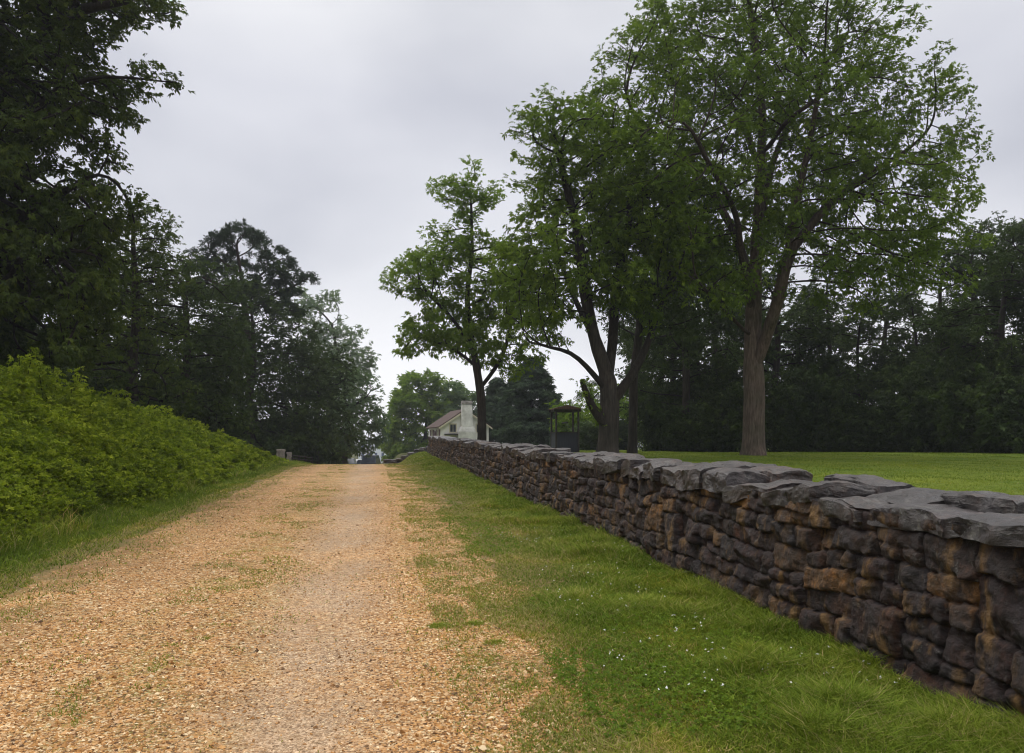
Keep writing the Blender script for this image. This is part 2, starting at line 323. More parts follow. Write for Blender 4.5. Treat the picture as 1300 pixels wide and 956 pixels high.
def stone_mat(name, cap=False):
    m, nt, L, out = mat(name)
    tcn = N(nt, 'ShaderNodeTexCoord'); ov = tcn.outputs['Object']
    g = N(nt, 'ShaderNodeNewGeometry'); pos = g.outputs['Position']
    if cap:
        oi = N(nt, 'ShaderNodeObjectInfo'); rv = oi.outputs['Random']
        cr = ramp(nt, [(0, (.032, .024, .026)), (.3, (.055, .041, .046)), (.6, (.040, .027, .023)), (.85, (.075, .055, .054)), (1, (.105, .068, .042))])
    else:
        at = N(nt, 'ShaderNodeAttribute', attribute_name='rnd'); rv = at.outputs['Fac']
        cr = ramp(nt, [(0, (.020, .013, .013)), (.25, (.040, .022, .020)), (.45, (.060, .032, .024)), (.62, (.036, .028, .026)), (.78, (.070, .042, .026)), (.89, (.105, .064, .034)), (.96, (.22, .125, .045)), (1, (.17, .125, .07))])
    L(rv, cr.inputs[0])
    a = tex(nt, 5, 6, .7, pos); ra = ramp(nt, [(.3, (.28, .25, .26)), (.5, (.66, .62, .60)), (.7, (1.45, 1.22, .95))]); L(a, ra.inputs[0])
    c = mixc(nt, 1, cr.outputs[0], ra.outputs[0], 'MULTIPLY')
    a2 = tex(nt, 19, 6, .75, pos); ra2 = ramp(nt, [(.3, (.32, .32, .33)), (.5, (.82, .80, .79)), (.68, (1.7, 1.5, 1.3))]); L(a2, ra2.inputs[0]); c = mixc(nt, 1, c, ra2.outputs[0], 'MULTIPLY')
    # ochre iron staining in vertical streaks, dark wet runs, lichen
    st = tex(nt, 3, 5, .6, pos, (2.2, 2.2, .8)); rs = ramp(nt, [(.53, (0, 0, 0)), (.66, (1, 1, 1))]); L(st, rs.inputs[0])
    if not cap: 
        sm = N(nt, 'ShaderNodeMath', operation='MULTIPLY'); L(rs.outputs[0], sm.inputs[0]); sm.inputs[1].default_value = .6
        c = mixc(nt, sm.outputs[0], c, (.27, .15, .045))
    wt = tex(nt, 2.3, 5, .65, pos, (2.5, 2.5, .6)); rw = ramp(nt, [(.45, (0, 0, 0)), (.62, (1, 1, 1))]); L(wt, rw.inputs[0])
    wm = N(nt, 'ShaderNodeMath', operation='MULTIPLY'); L(rw.outputs[0], wm.inputs[0]); wm.inputs[1].default_value = .65
    c = mixc(nt, wm.outputs[0], c, (.030, .024, .027))
    if cap:
        cl_ = tex(nt, 7, 5, .7, pos); rcl = ramp(nt, [(.56, (0, 0, 0)), (.66, (1, 1, 1))]); L(cl_, rcl.inputs[0]); cm = N(nt, 'ShaderNodeMath', operation='MULTIPLY'); L(rcl.outputs[0], cm.inputs[0]); cm.inputs[1].default_value = .5; c = mixc(nt, cm.outputs[0], c, (.15, .14, .12))
    li = tex(nt, 22, 4, .75, pos); rl = ramp(nt, [(.60, (0, 0, 0)), (.70, (1, 1, 1))]); L(li, rl.inputs[0])
    lm = N(nt, 'ShaderNodeMath', operation='MULTIPLY'); L(rl.outputs[0], lm.inputs[0]); lm.inputs[1].default_value = .35
    c = mixc(nt, lm.outputs[0], c, (.22, .22, .20))
    p = N(nt, 'ShaderNodeBsdfPrincipled'); p.inputs['Specular IOR Level'].default_value = .8 if cap else .35
    rr = N(nt, 'ShaderNodeMapRange'); rr.inputs[1].default_value = .35; rr.inputs[2].default_value = .65
    rr.inputs[3].default_value = .25 if cap else .5; rr.inputs[4].default_value = .55 if cap else .85; L(a, rr.inputs[0]); L(rr.outputs[0], p.inputs['Roughness'])
    L(c, p.inputs['Base Color'])
    f = tex(nt, 26, 8, .7, pos, (1, 1, 1.3)); bp = N(nt, 'ShaderNodeBump', i_Strength=.8 if cap else 1.0, i_Distance=.03); L(f, bp.inputs['Height'])
    bp2 = N(nt, 'ShaderNodeBump', i_Strength=.5, i_Distance=.05); L(a, bp2.inputs['Height']); L(bp.outputs[0], bp2.inputs['Normal']); L(bp2.outputs[0], p.inputs['Normal'])
    L(p.outputs[0], out.inputs[0]); return m
M['stone'] = stone_mat('wall_stone'); M['cap'] = stone_mat('cap_stone', True)

# ------------------------------------------------------------------ ground and road
def grid(us, vs, dz, name, m):
    U, Vv = np.meshgrid(us, vs); Z = gz(U, Vv) + dz
    P = np.stack([U, Vv, Z], -1).reshape(-1, 3); nu, nv = len(us), len(vs)
    i = np.arange(nv - 1)[:, None] * nu + np.arange(nu - 1)[None]
    q = np.stack([i, i + 1, i + nu + 1, i + nu], -1).reshape(-1, 4)
    return mesh_np(name, P, [q], m, smooth=True)
us = np.unique(np.concatenate([np.arange(-14, 14, .2), np.arange(14, 60, 1.5), np.arange(-60, -14, 1.5), [-900, -500, -300, -200, -140, -100, -80, 80, 100, 140, 200, 300, 500, 900]]))
vs = np.unique(np.concatenate([np.arange(-8, 60, .25), np.arange(60, 130, 1.5), [-60, -30, -20, -14, -10, 140, 160, 190, 230, 300, 400, 600, 900, 1500]]))
tag(grid(us, vs, 0, 'ground', M['ground']), kind='structure')
tag(grid(np.arange(-4.4, 2.45, .1), np.concatenate([np.arange(-6, 70, .2), np.arange(70, 140, 2)]), .004, 'gravel_road', M['road']), kind='structure')

# ------------------------------------------------------------------ blades, pebbles
def blades(name, u, v, h, w, m, rnd, lean=.45, dz=0):
    n = len(u); z = gz(u, v) + dz; a = rng.uniform(0, 2 * np.pi, n); b = rng.uniform(0, 2 * np.pi, n)
    P = np.stack([u, v, z], -1); s = np.stack([np.cos(a), np.sin(a), 0 * a], -1) * (w / 2)[:, None]
    l = rng.uniform(.05, lean, n) * 1.6; d = np.stack([np.cos(b) * l, np.sin(b) * l, np.ones(n)], -1) * h[:, None]
    d2 = np.stack([np.cos(b) * l * 2.3, np.sin(b) * l * 2.3, .85 * np.ones(n)], -1) * h[:, None]
    V = np.stack([P - s, P + s, P + d * .5 + s * .8, P + d * .5 - s * .8, P + d2], 1).reshape(-1, 3)
    k = np.arange(n)[:, None] * 5
    return mesh_np(name, V, [k + np.array([[0, 1, 2, 3]]), k + np.array([[3, 2, 4]])], m, attrs={'rnd': ('FACE', np.concatenate([rnd, rnd]))})
def sample_v(n, v0, v1, p=1.0):          # density falling as v^-p
    t = rng.random(n)
    return v0 * (v1 / v0) ** t if p == 1 else (v0 ** (1 - p) + t * (v1 ** (1 - p) - v0 ** (1 - p))) ** (1 / (1 - p))
def verge_grass():
    n = 300000; v = sample_v(n, 3.2, 58, 1.35); u = rng.uniform(.5, 3.62, n)
    e = .98 + .5 * sstep(4, 12, v) + .75 * fbm(u * .9, v * .55, s=31, o=3)
    keep = (u > e) | ((u > e - 1.0) & (rng.random(n) < .16 + .55 * (vnoise(u * 3, v * 3, s=33) > .25)))
    u, v = u[keep], v[keep]; n = len(u)
    cl = fbm(u * 1.6, v * 1.6, s=32, o=3)
    tall = sstep(.6, 1.7, u - (e[keep] - .3))
    h = (.025 + .06 * tall) * rng.uniform(.6, 1.35, n) * (1 + 1.0 * np.clip(cl, -.5, .6)) + .05 * sstep(3.1, 3.5, u) * rng.random(n)
    w = .0045 * (1 + v / 9.0) * rng.uniform(.7, 1.3, n)
    tuft = np.clip(vnoise(u * 2.6, v * 2.6, s=37) - .35, 0, 1); h = h * (1 + 1.8 * tuft * tall)
    dry = (1 - tall) * .45 + .06; rnd = np.clip(rng.normal(.42, .17, n) + .35 * cl + (rng.random(n) < dry) * .5 + (rng.random(n) < .03) * .5, 0, 1)
    tag(blades('verge_grass', u, v, h, w, M['grass'], rnd), kind='stuff')
    n = 90000; v = sample_v(n, 6, 56, 1.2); u = rng.uniform(-6.2, -3.0, n)
    e = -3.55 + .5 * fbm(u * .8, v * .6, s=41, o=3); keep = (u < e) | ((u < e + .8) & (rng.random(n) < .15)); u, v = u[keep], v[keep]; n = len(u)
    h = (.04 + .10 * sstep(-3.6, -5, u)) * rng.uniform(.5, 1.4, n); w = .005 * (1 + v / 9) * rng.uniform(.7, 1.3, n)
    rnd = np.clip(rng.normal(.36, .17, n) + (rng.random(n) < .05) * .5 + .2 * fbm(u, v, s=42), 0, 1)
    rnd = np.where((u > -4.1) & (rng.random(n) < .5), rng.uniform(.82, 1, n), rnd)
    tag(blades('roadside_grass', u, v, h, w, M['grass'], rnd), kind='stuff')
    # thin grass on the crown strips of the road
    n = 130000; v = sample_v(n, 3.5, 48, 1.15); c = rng.choice([-1.5, 1.0, -3.1], n, p=[.4, .42, .18]); u = c + rng.normal(0, .42, n)
    k = ((vnoise(u * 1.6, v * 1.1, s=51) + .9 * vnoise(u * 6, v * 5, s=52)) > .25) & (rng.random(n) < .55); u, v = u[k], v[k]; n = len(u)
    rnd = np.clip(rng.normal(.65, .18, n), 0, 1)
    tag(blades('road_crown_grass', u, v, .012 + .016 * rng.random(n), .004 * (1 + v / 8), M['grass'], rnd, dz=.004), kind='stuff')
    # mown lawn
    n = 300000; v = sample_v(n, 6, 52, .8); u = 4.5 + 34 * rng.random(n) ** 1.2
    cl = fbm(u * .5, v * .5, s=61, o=3); rnd = np.clip(rng.normal(.38, .15, n) + .35 * cl + (rng.random(n) < .04) * .4, 0, 1)
    tag(blades('lawn_grass', u, v, .032 * rng.uniform(.6, 1.6, n), (.005 + .0003 * v) * rng.uniform(.6, 1.4, n), M['grass'], rnd), kind='stuff')
verge_grass()
def pebbles():
    n = 190000; v = sample_v(n, 3.0, 24, 1.6); u = rng.uniform(-4.2, 1.9, n)
    lane = np.exp(-((u + .45) / .48) ** 2) * (.75 + .4 * vnoise(u, v * .7, s=71)); edge = sstep(.85, 1.7, u + .5 * fbm(u, v, s=31, o=3)) + sstep(-2.3, -3.8, u - .9 * fbm(u, v, s=41, o=3)) ** 1.2
    k = (rng.random(n) > lane * .97) & (rng.random(n) > edge); u, v = u[k], v[k]; n = len(u)
    sz = np.exp(rng.normal(math.log(.0066), .42, n)) * (1 + .018 * v); sz = np.minimum(sz, .026)
    z = gz(u, v) + .004 + sz * .15
    base = np.array([[1, 0, 0], [0, 1, 0], [-1, 0, 0], [0, -1, 0], [0, 0, 1], [0, 0, -1]], float)
    a = rng.uniform(0, 2 * np.pi, n); V = base[None] * rng.uniform(.55, 1.25, (n, 6, 1)); V[:, :, 2] *= rng.uniform(.35, .75, n)[:, None]
    V[:, :, 1] *= rng.uniform(.6, 1, n)[:, None]; V[:, 4, :2] += rng.uniform(-.5, .5, (n, 2))
    V = V * sz[:, None, None]; c, s = np.cos(a)[:, None], np.sin(a)[:, None]
    X = V[..., 0] * c - V[..., 1] * s; Y = V[..., 0] * s + V[..., 1] * c
    V = np.stack([X + u[:, None], Y + v[:, None], V[..., 2] + z[:, None]], -1).reshape(-1, 3)
    f = np.array([[0, 1, 4], [1, 2, 4], [2, 3, 4], [3, 0, 4], [1, 0, 5], [2, 1, 5], [3, 2, 5], [0, 3, 5]])
    Fc = (np.arange(n)[:, None, None] * 6 + f[None]).reshape(-1, 3)
    tag(mesh_np('loose_gravel', V, [Fc], M['pebble'], attrs={'rnd': ('FACE', np.repeat(rng.random(n), 8))}), kind='stuff')
pebbles()

# ------------------------------------------------------------------ leaves
def leaf_quads(P, D, Nn, L, Wd, fold=.25):
    """diamond leaflets: base P, direction D, normal Nn, length L, width Wd"""
    Sd = np.cross(D, Nn); Sd /= np.linalg.norm(Sd, axis=1, keepdims=True) + 1e-9
    L = L[:, None]; Wd = Wd[:, None]
    mid = P + D * L * .45
    return np.stack([P, mid + Sd * Wd * .5 + Nn * Wd * fold, P + D * L - Nn * L * .12, mid - Sd * Wd * .5 + Nn * Wd * fold], 1).reshape(-1, 3)
def unit(a): return a / (np.linalg.norm(a, axis=-1, keepdims=True) + 1e-9)
def sprays(C, per, spread, leaflets, L, Wd, outward=None, droop=.35, r=rng, flat=.5):
    """leaf fans around each centre"""
    n = len(C) * per; c = np.repeat(C, per, 0) + unit(r.normal(size=(n, 3))) * (spread * r.random((n, 1)) ** .5) * np.array([1, 1, .75])
    d = unit(r.normal(size=(n, 3)) * np.array([1, 1, .45]) + (np.repeat(outward, per, 0) * .6 if outward is not None else 0) - np.array([0, 0, droop]))
    up = unit(np.array([0, 0, 1.0]) + r.normal(size=(n, 3)) * flat); up = unit(up - d * (up * d).sum(1, keepdims=True)); sd = np.cross(d, up)
    k = leaflets; ang = np.linspace(-1.15, 1.15, k)[None] + r.normal(0, .12, (n, k))
    off = np.abs(ang) / 1.15
    D = d[:, None] * np.cos(ang)[..., None] + sd[:, None] * np.sin(ang)[..., None] - up[:, None] * r.uniform(0, .5, (n, k, 1))
    D = unit(D); ln = L * (1 - .35 * off) * r.uniform(.75, 1.25, (n, 1)); wd = Wd * r.uniform(.8, 1.2, (n, k))
    Pp = c[:, None] + d[:, None] * (L * .5 * (1 - off))[..., None]
    up2 = np.repeat(up[:, None], k, 1) + r.normal(0, .25, (n, k, 3))
    V = leaf_quads(Pp.reshape(-1, 3), D.reshape(-1, 3), unit(up2.reshape(-1, 3)), ln.reshape(-1), wd.reshape(-1))
    rnd = np.clip(np.repeat(r.normal(.45, .2, n), k) + r.normal(0, .06, n * k), 0, 1)
    return V, rnd
def leaves_obj(name, V, rnd, m, parent=None):
    k = np.arange(len(V) // 4)[:, None] * 4 + np.array([[0, 1, 2, 3]])
    return mesh_np(name, V, [k], m, parent, attrs={'rnd': ('FACE', rnd)})

# ------------------------------------------------------------------ trees grown toward points in their crowns
def resample(pts, step):
    pts = np.asarray(pts, float); out = [pts[0]]
    for a, b in zip(pts[:-1], pts[1:]):
        n = max(1, int(np.linalg.norm(b - a) / step))
        for i in range(1, n + 1): out.append(a + (b - a) * i / n)
    return np.array(out)
def grow(limbs, att, step, kill, r, iters=140):
    """limbs: list of polylines; the first is the trunk, others start at their nearest existing node"""
    pos = []; par = []; rngs = []
    for li, pl in enumerate(limbs):
        q = resample(pl, step)
        s0 = len(pos)
        if li == 0: prev = -1; st = 0
        else:
            A = np.array(pos); prev = int(np.argmin(((A - q[0]) ** 2).sum(1))); st = 1
        for p in q[st:]:
            j = r.normal(0, .05 * step, 3) if len(pos) else 0
            pos.append(p + j); par.append(prev); prev = len(pos) - 1
        rngs.append((s0, len(pos)))
    base_n = len(pos); grow.rng_ = rngs
    nd = np.full(len(att), 1e9); ni = np.zeros(len(att), int); new = list(range(base_n)); kids = {}
    low = min(p[2] for p in pos); 
    for it in range(iters):
        A = np.array([pos[i] for i in new]); 
        if it == 0:   # no shoots from the lowest third of the trunk
            ok = np.array([i for i in new if pos[i][2] > low + .22 * (limbs[0][-1][2] - low) or par[i] == -2]); 
            new = list(ok); A = np.array([pos[i] for i in new])
        for c0 in range(0, len(att), 4000):
            d = np.linalg.norm(att[c0:c0 + 4000, None] - A[None], axis=2); j = d.argmin(1); dm = d[np.arange(len(d)), j]
            b = dm < nd[c0:c0 + 4000]; nd[c0:c0 + 4000][b] = dm[b]; ni[c0:c0 + 4000][b] = np.array(new)[j[b]]
        alive = nd > kill
        att, nd, ni = att[alive], nd[alive], ni[alive]
        if not len(att): break
        idx = np.unique(ni); PA = np.array(pos); dirs = unit(att - PA[ni]); acc = np.zeros((len(pos), 3)); np.add.at(acc, ni, dirs)
        new = []
        for i in idx:
            if kids.get(i, 0) >= 3: continue
            d = acc[i]; nrm = np.linalg.norm(d)
            d = d / nrm if nrm > .1 else r.normal(size=3)
            if par[i] >= 0: d = d + .45 * unit(pos[i] - pos[par[i]])
            d = d + r.normal(0, .12, 3); d /= np.linalg.norm(d)
            pos.append(pos[i] + d * step); par.append(i); kids[i] = kids.get(i, 0) + 1; new.append(len(pos) - 1)
        if not new: break
    return np.array(pos), np.array(par), base_n
def wood(pos, par, R0, rexp, rmin, sides=(10, 7, 4), flare=1.0, thin=1.0, lr=None):
    n = len(pos); ch = [[] for _ in range(n)]
    for i, p in enumerate(par):
        if p >= 0: ch[p].append(i)
    acc = np.zeros(n); cnt = np.zeros(n)
    for i in range(n - 1, -1, -1):
        if not ch[i]: acc[i] = 1; cnt[i] = 1
        if par[i] >= 0: acc[par[i]] += acc[i]; cnt[par[i]] += cnt[i]
    rad = (acc / acc[0]) ** (1 / rexp) * R0; rad = np.maximum(rad, rmin)
    for li, (ra0, ra1) in (lr or {}).items():
        a_, b_ = grow.rng_[li]; rad[a_:b_] = np.maximum(rad[a_:b_], np.linspace(ra0, ra1, b_ - a_))
    sm = pos.copy()
    for _ in range(2):
        for i in range(1, n):
            if par[i] > 0 and ch[i]: 
                c = max(ch[i], key=lambda k: acc[k]); sm[i] = .5 * sm[i] + .25 * (sm[par[i]] + sm[c])
    pos = sm; Vs = []; Fs = []; RA = []; nb = 0; stack = [(0, -1)]
    while stack:
        s, p = stack.pop(); chain = [] if p < 0 else [p]; c = s
        while True:
            chain.append(c)
            if not ch[c]: break
            o = sorted(ch[c], key=lambda k: -acc[k])
            for k in o[1:]: stack.append((k, c))
            c = o[0]
        if rad[s] <= rmin * thin and len(chain) < 2: continue
        P = pos[chain]; Rr = rad[chain].copy()
        if p >= 0: Rr[0] = rad[s]
        if len(P) < 2: continue
        k = sides[0] if Rr[0] > .15 else sides[1] if Rr[0] > .05 else sides[2]
        T = np.gradient(P, axis=0); T = unit(T); a = np.cross(T, [0.31, .95, .1]); a = unit(a); b = np.cross(T, a)
        th = np.linspace(0, 2 * np.pi, k, endpoint=False)
        Rk = np.repeat(Rr[:, None], k, 1)
        if p < 0:   # root flare and fluting on the trunk
            hgt = (P[:, 2] - P[0, 2])[:, None]; Rk = Rk * (1 + flare * .32 * np.exp(-hgt / .35) * (1 + .5 * np.cos(th * 5 + 1)[None])) * (1 + .05 * np.cos(th * 4 + hgt * .4))
        ring = P[:, None] + Rk[..., None] * (np.cos(th)[None, :, None] * a[:, None] + np.sin(th)[None, :, None] * b[:, None])
        m_ = len(P); Vs.append(ring.reshape(-1, 3)); RA.append(np.repeat(Rr, k)); i = np.arange(m_ - 1)[:, None] * k; j = np.arange(k)[None]
        Fs.append((np.stack([i + j, i + (j + 1) % k, i + k + (j + 1) % k, i + k + j], -1) + nb).reshape(-1, 4)); nb += m_ * k
    return np.concatenate(Vs), np.concatenate(Fs), rad, cnt, ch, np.concatenate(RA)
def clump_points(ell, n, r, shell=.55, nclump=None, cs_=.16, flat=.7):
    """attractors gathered in clumps inside a list of ellipsoids (centre, radii, weight)"""
    w = np.array([e[1][0] * e[1][1] * e[1][2] * (e[2] if len(e) > 2 else 1) for e in ell]) ** .8; w /= w.sum(); out = []
    nclump = nclump or max(20, n // 22)
    for k in range(nclump):
        e = ell[r.choice(len(ell), p=w)]; c = np.array(e[0]); R = np.array(e[1])
        d = unit(r.normal(size=3)); t = r.random() ** (1 / 3) if r.random() > shell else r.uniform(.75, .98)
        cc = c + d * R * t; m_ = max(4, int(n / nclump * r.uniform(.5, 1.6))); s = cs_ * R.mean() * r.uniform(.7, 1.3)
        out.append(cc + r.normal(size=(m_, 3)) * s * np.array([1, 1, flat]))
    return np.concatenate(out)
def E(px, py, rx, ry, D, dr=None, w=1.0):
    """ellipsoid of a crown lobe given by where it stands: direction, distance D and size"""
    c = S(px, py, D); k = D / F; a = rx * k; b = (dr if dr else a); return (c, (a, b, ry * k), w)
def make_tree(name, label, cat, base, limbs, ell, natt, R0, leafm, barkm, seed, step=.42, kill=.55, per=9, spread=.45, leaflets=6, L=.16, Wd=.055,
              rexp=2.1, rmin=.012, shell=.55, nclump=None, cs_=.16, droop=.35, local=False, group=None, tipn=2, flat=.7, lflat=.5, sides=(10, 7, 4), lr=None):
    r = np.random.default_rng(seed); base = np.array(base, float)
    att = clump_points(ell, natt, r, shell, nclump, cs_, flat) - base
    limbs = [np.array(l, float) - base for l in limbs]
    pos, par, bn = grow(limbs, att, step, kill, r)
    V, Fq, rad, cnt, ch, ra = wood(pos, par, R0, rexp, rmin, sides, lr=lr)
    t = thing(name, label, cat, tuple(base), 0, group)
    mesh_np('trunk', V, [Fq], barkm, t, smooth=True, attrs={'rad': ('POINT', ra)})
    tips = np.where((cnt <= tipn) & (np.arange(len(pos)) >= bn * 0 + 3))[0]
    C = pos[tips]; cen = pos[tips].mean(0); ow = unit(C - cen)
    LV, rn = sprays(C, per, spread, leaflets, L, Wd, ow, droop, r, lflat)
    leaves_obj('crown', LV, rn, leafm, t)
    return t
TREES_N = [0]
def line(*pts): return [S(*p) for p in pts]

def main_trees():
    # big spreading tree on the lawn
    D = 31.0; b = onground(957, D, -.1)
    limbs = [[b, S(957, 500, D), S(955, 440, D), S(957, 380, D + .2), S(962, 300, D + .5), S(966, 220, D), S(968, 140, D), S(962, 70, D), S(950, 0, D)],
             line((958, 470, D), (974, 425, D - .5), (990, 375, D - 1), (1001, 310, D - 1.5), (1018, 230, D - 2), (1034, 150, D - 2.2), (1045, 90, D - 2)),
             line((957, 370, D), (935, 300, D), (900, 235, D + .5), (850, 190, D), (800, 140, D)),
             line((955, 400, D), (940, 320, D - 1), (935, 270, D - 2), (900, 210, D - 4), (870, 150, D - 5)),
             line((962, 300, D), (980, 210, D + 1.5), (1010, 130, D + 3), (1020, 40, D + 4)),
             line((1000, 320, D - 1.2), (1050, 260, D - 1), (1110, 215, D), (1155, 190, D)),
             line((966, 220, D), (940, 150, D + 2), (900, 90, D + 3), (870, 40, D + 3)),
             line((955, 430, D), (915, 390, D - 2), (880, 350, D - 4)),
             line((967, 200, D), (1000, 150, D - 2), (1060, 110, D - 3))]
    ell = [E(960, 60, 135, 85, D, 4.5), E(830, 110, 85, 80, D, 3.5), E(795, 60, 40, 40, D, 1.4, .7), E(1078, 130, 98, 90, D, 4), E(1150, 230, 56, 90, D, 3.5),
           E(960, 200, 180, 110, D, 5.5), E(850, 230, 100, 80, D - 2, 4), E(1090, 280, 120, 60, D - 2, 4.5), E(900, 320, 70, 50, D - 3, 3), E(1170, 320, 62, 34, D, 3, .8),
           E(1020, 330, 110, 34, D - 3, 3.5, .7), E(1130, 360, 90, 30, D - 2, 3, .7), E(890, 370, 50, 26, D - 3, 2, .6), E(960, -20, 100, 50, D, 4), E(860, 20, 45, 50, D, 3)]
    make_tree('spreading_tree', 'tallest broad tree on the lawn, thick grey trunk forking low, airy crown', 'tree', b, limbs, ell, 9500, .40,
              M['leaf'], M['bark'], 3, step=.40, kill=.48, per=13, spread=.44, leaflets=6, L=.15, Wd=.055, rexp=2.05, cs_=.12, nclump=560, shell=.45, lr={1: (.21, .06), 2: (.13, .04), 3: (.15, .04), 4: (.1, .03)})
    # multi-stemmed tree in the middle
    D = 30.0; b = onground(772, D, -.1)
    limbs = [[b, S(773, 530, D), S(774, 500, D), S(770, 470, D), S(755, 430, D), S(742, 370, D), S(735, 300, D), S(720, 240, D), S(705, 180, D)],
             line((770, 495, D), (745, 465, D - .5), (725, 445, D - 1), (700, 440, D - 1.5), (668, 441, D - 2)),
             line((772, 480, D), (778, 430, D + .5), (782, 360, D + 1), (800, 280, D + 1), (800, 200, D + 1)),
             line((774, 512, D), (800, 482, D), (822, 440, D + .5), (850, 350, D + 1)), line((772, 500, D), (762, 455, D + .6), (752, 400, D + 1), (745, 330, D + 1)),
             line((770, 545, D), (752, 520, D - .4), (743, 500, D - .6), (738, 484, D - .6)),
             line((760, 440, D), (725, 370, D + 2), (700, 300, D + 2.5))]
    ell = [E(735, 185, 70, 60, D, 3), E(700, 170, 36, 45, D, 1.5), E(690, 250, 45, 60, D, 2.5), E(770, 260, 85, 80, D, 4), E(715, 340, 72, 62, D, 3.5), E(800, 350, 72, 56, D, 3.5),
           E(660, 380, 35, 50, D - 1, 2), E(840, 300, 45, 70, D + 1, 3), E(690, 405, 40, 20, D - 1, 2, .6), E(765, 400, 40, 14, D, 2, .3)]
    make_tree('forked_tree', 'dark trunked tree dividing into many stems just behind the stone wall', 'tree', b, limbs, ell, 4300, .36,
              M['leaf'], M['barkd'], 5, step=.38, kill=.45, per=10, spread=.42, leaflets=6, L=.18, Wd=.062, rexp=1.9, cs_=.16, lr={1: (.12, .04), 2: (.2, .06), 3: (.2, .06), 4: (.14, .05), 5: (.19, .09), 6: (.14, .05)})
    # thin trunk to its right
    D = 37.0; b = onground(803, D, -.1)
    limbs = [[b, S(803, 520, D), S(805, 470, D), S(812, 420, D), S(815, 350, D), S(830, 260, D)]]
    ell = [E(830, 290, 60, 90, D, 3), E(815, 385, 46, 34, D, 3), E(865, 375, 50, 50, D, 3)]
    make_tree('slender_tree', 'slim straight dark trunk standing close behind and right of the many-stemmed tree', 'tree', b, limbs, ell, 2200, .2,
              M['leafd'], M['barkd'], 7, step=.45, kill=.5, per=9, spread=.5, leaflets=5, L=.2, Wd=.07)
    # young bright tree by the house
    D = 40.0; b = onground(612, D, -.1)
    limbs = [[b, S(612, 540, D), S(611, 495, D), S(607, 478, D), S(600, 440, D), S(592, 380, D), S(600, 320, D), S(598, 250, D)],
             line((612, 492, D), (622, 478, D), (640, 450, D), (650, 410, D)),
             line((600, 440, D), (570, 400, D), (540, 370, D)),
             line((604, 460, D), (570, 440, D), (530, 425, D))]
    ell = [E(598, 256, 38, 34, D, 1.6, 1.2), E(580, 300, 30, 30, D, 1.4, .8), E(545, 352, 44, 34, D, 2, 2.2), E(600, 350, 60, 50, D, 2.6), E(560, 420, 50, 30, D, 2.2), E(610, 425, 60, 35, D, 2.5),
           E(650, 360, 40, 60, D, 2), E(625, 270, 22, 40, D, 1.2), E(655, 330, 32, 46, D, 2), E(668, 405, 34, 34, D, 2), E(640, 455, 40, 20, D, 1.8, .7), E(530, 438, 28, 16, D, 1.2, 2.5)]
    make_tree('young_tree', 'bright green tree with one slim trunk rising in front of the white house chimney', 'tree', b, limbs, ell, 3100, .22,
              M['leafb'], M['barkd'], 9, step=.40, kill=.5, per=12, spread=.48, leaflets=6, L=.22, Wd=.075, cs_=.18)
main_trees()

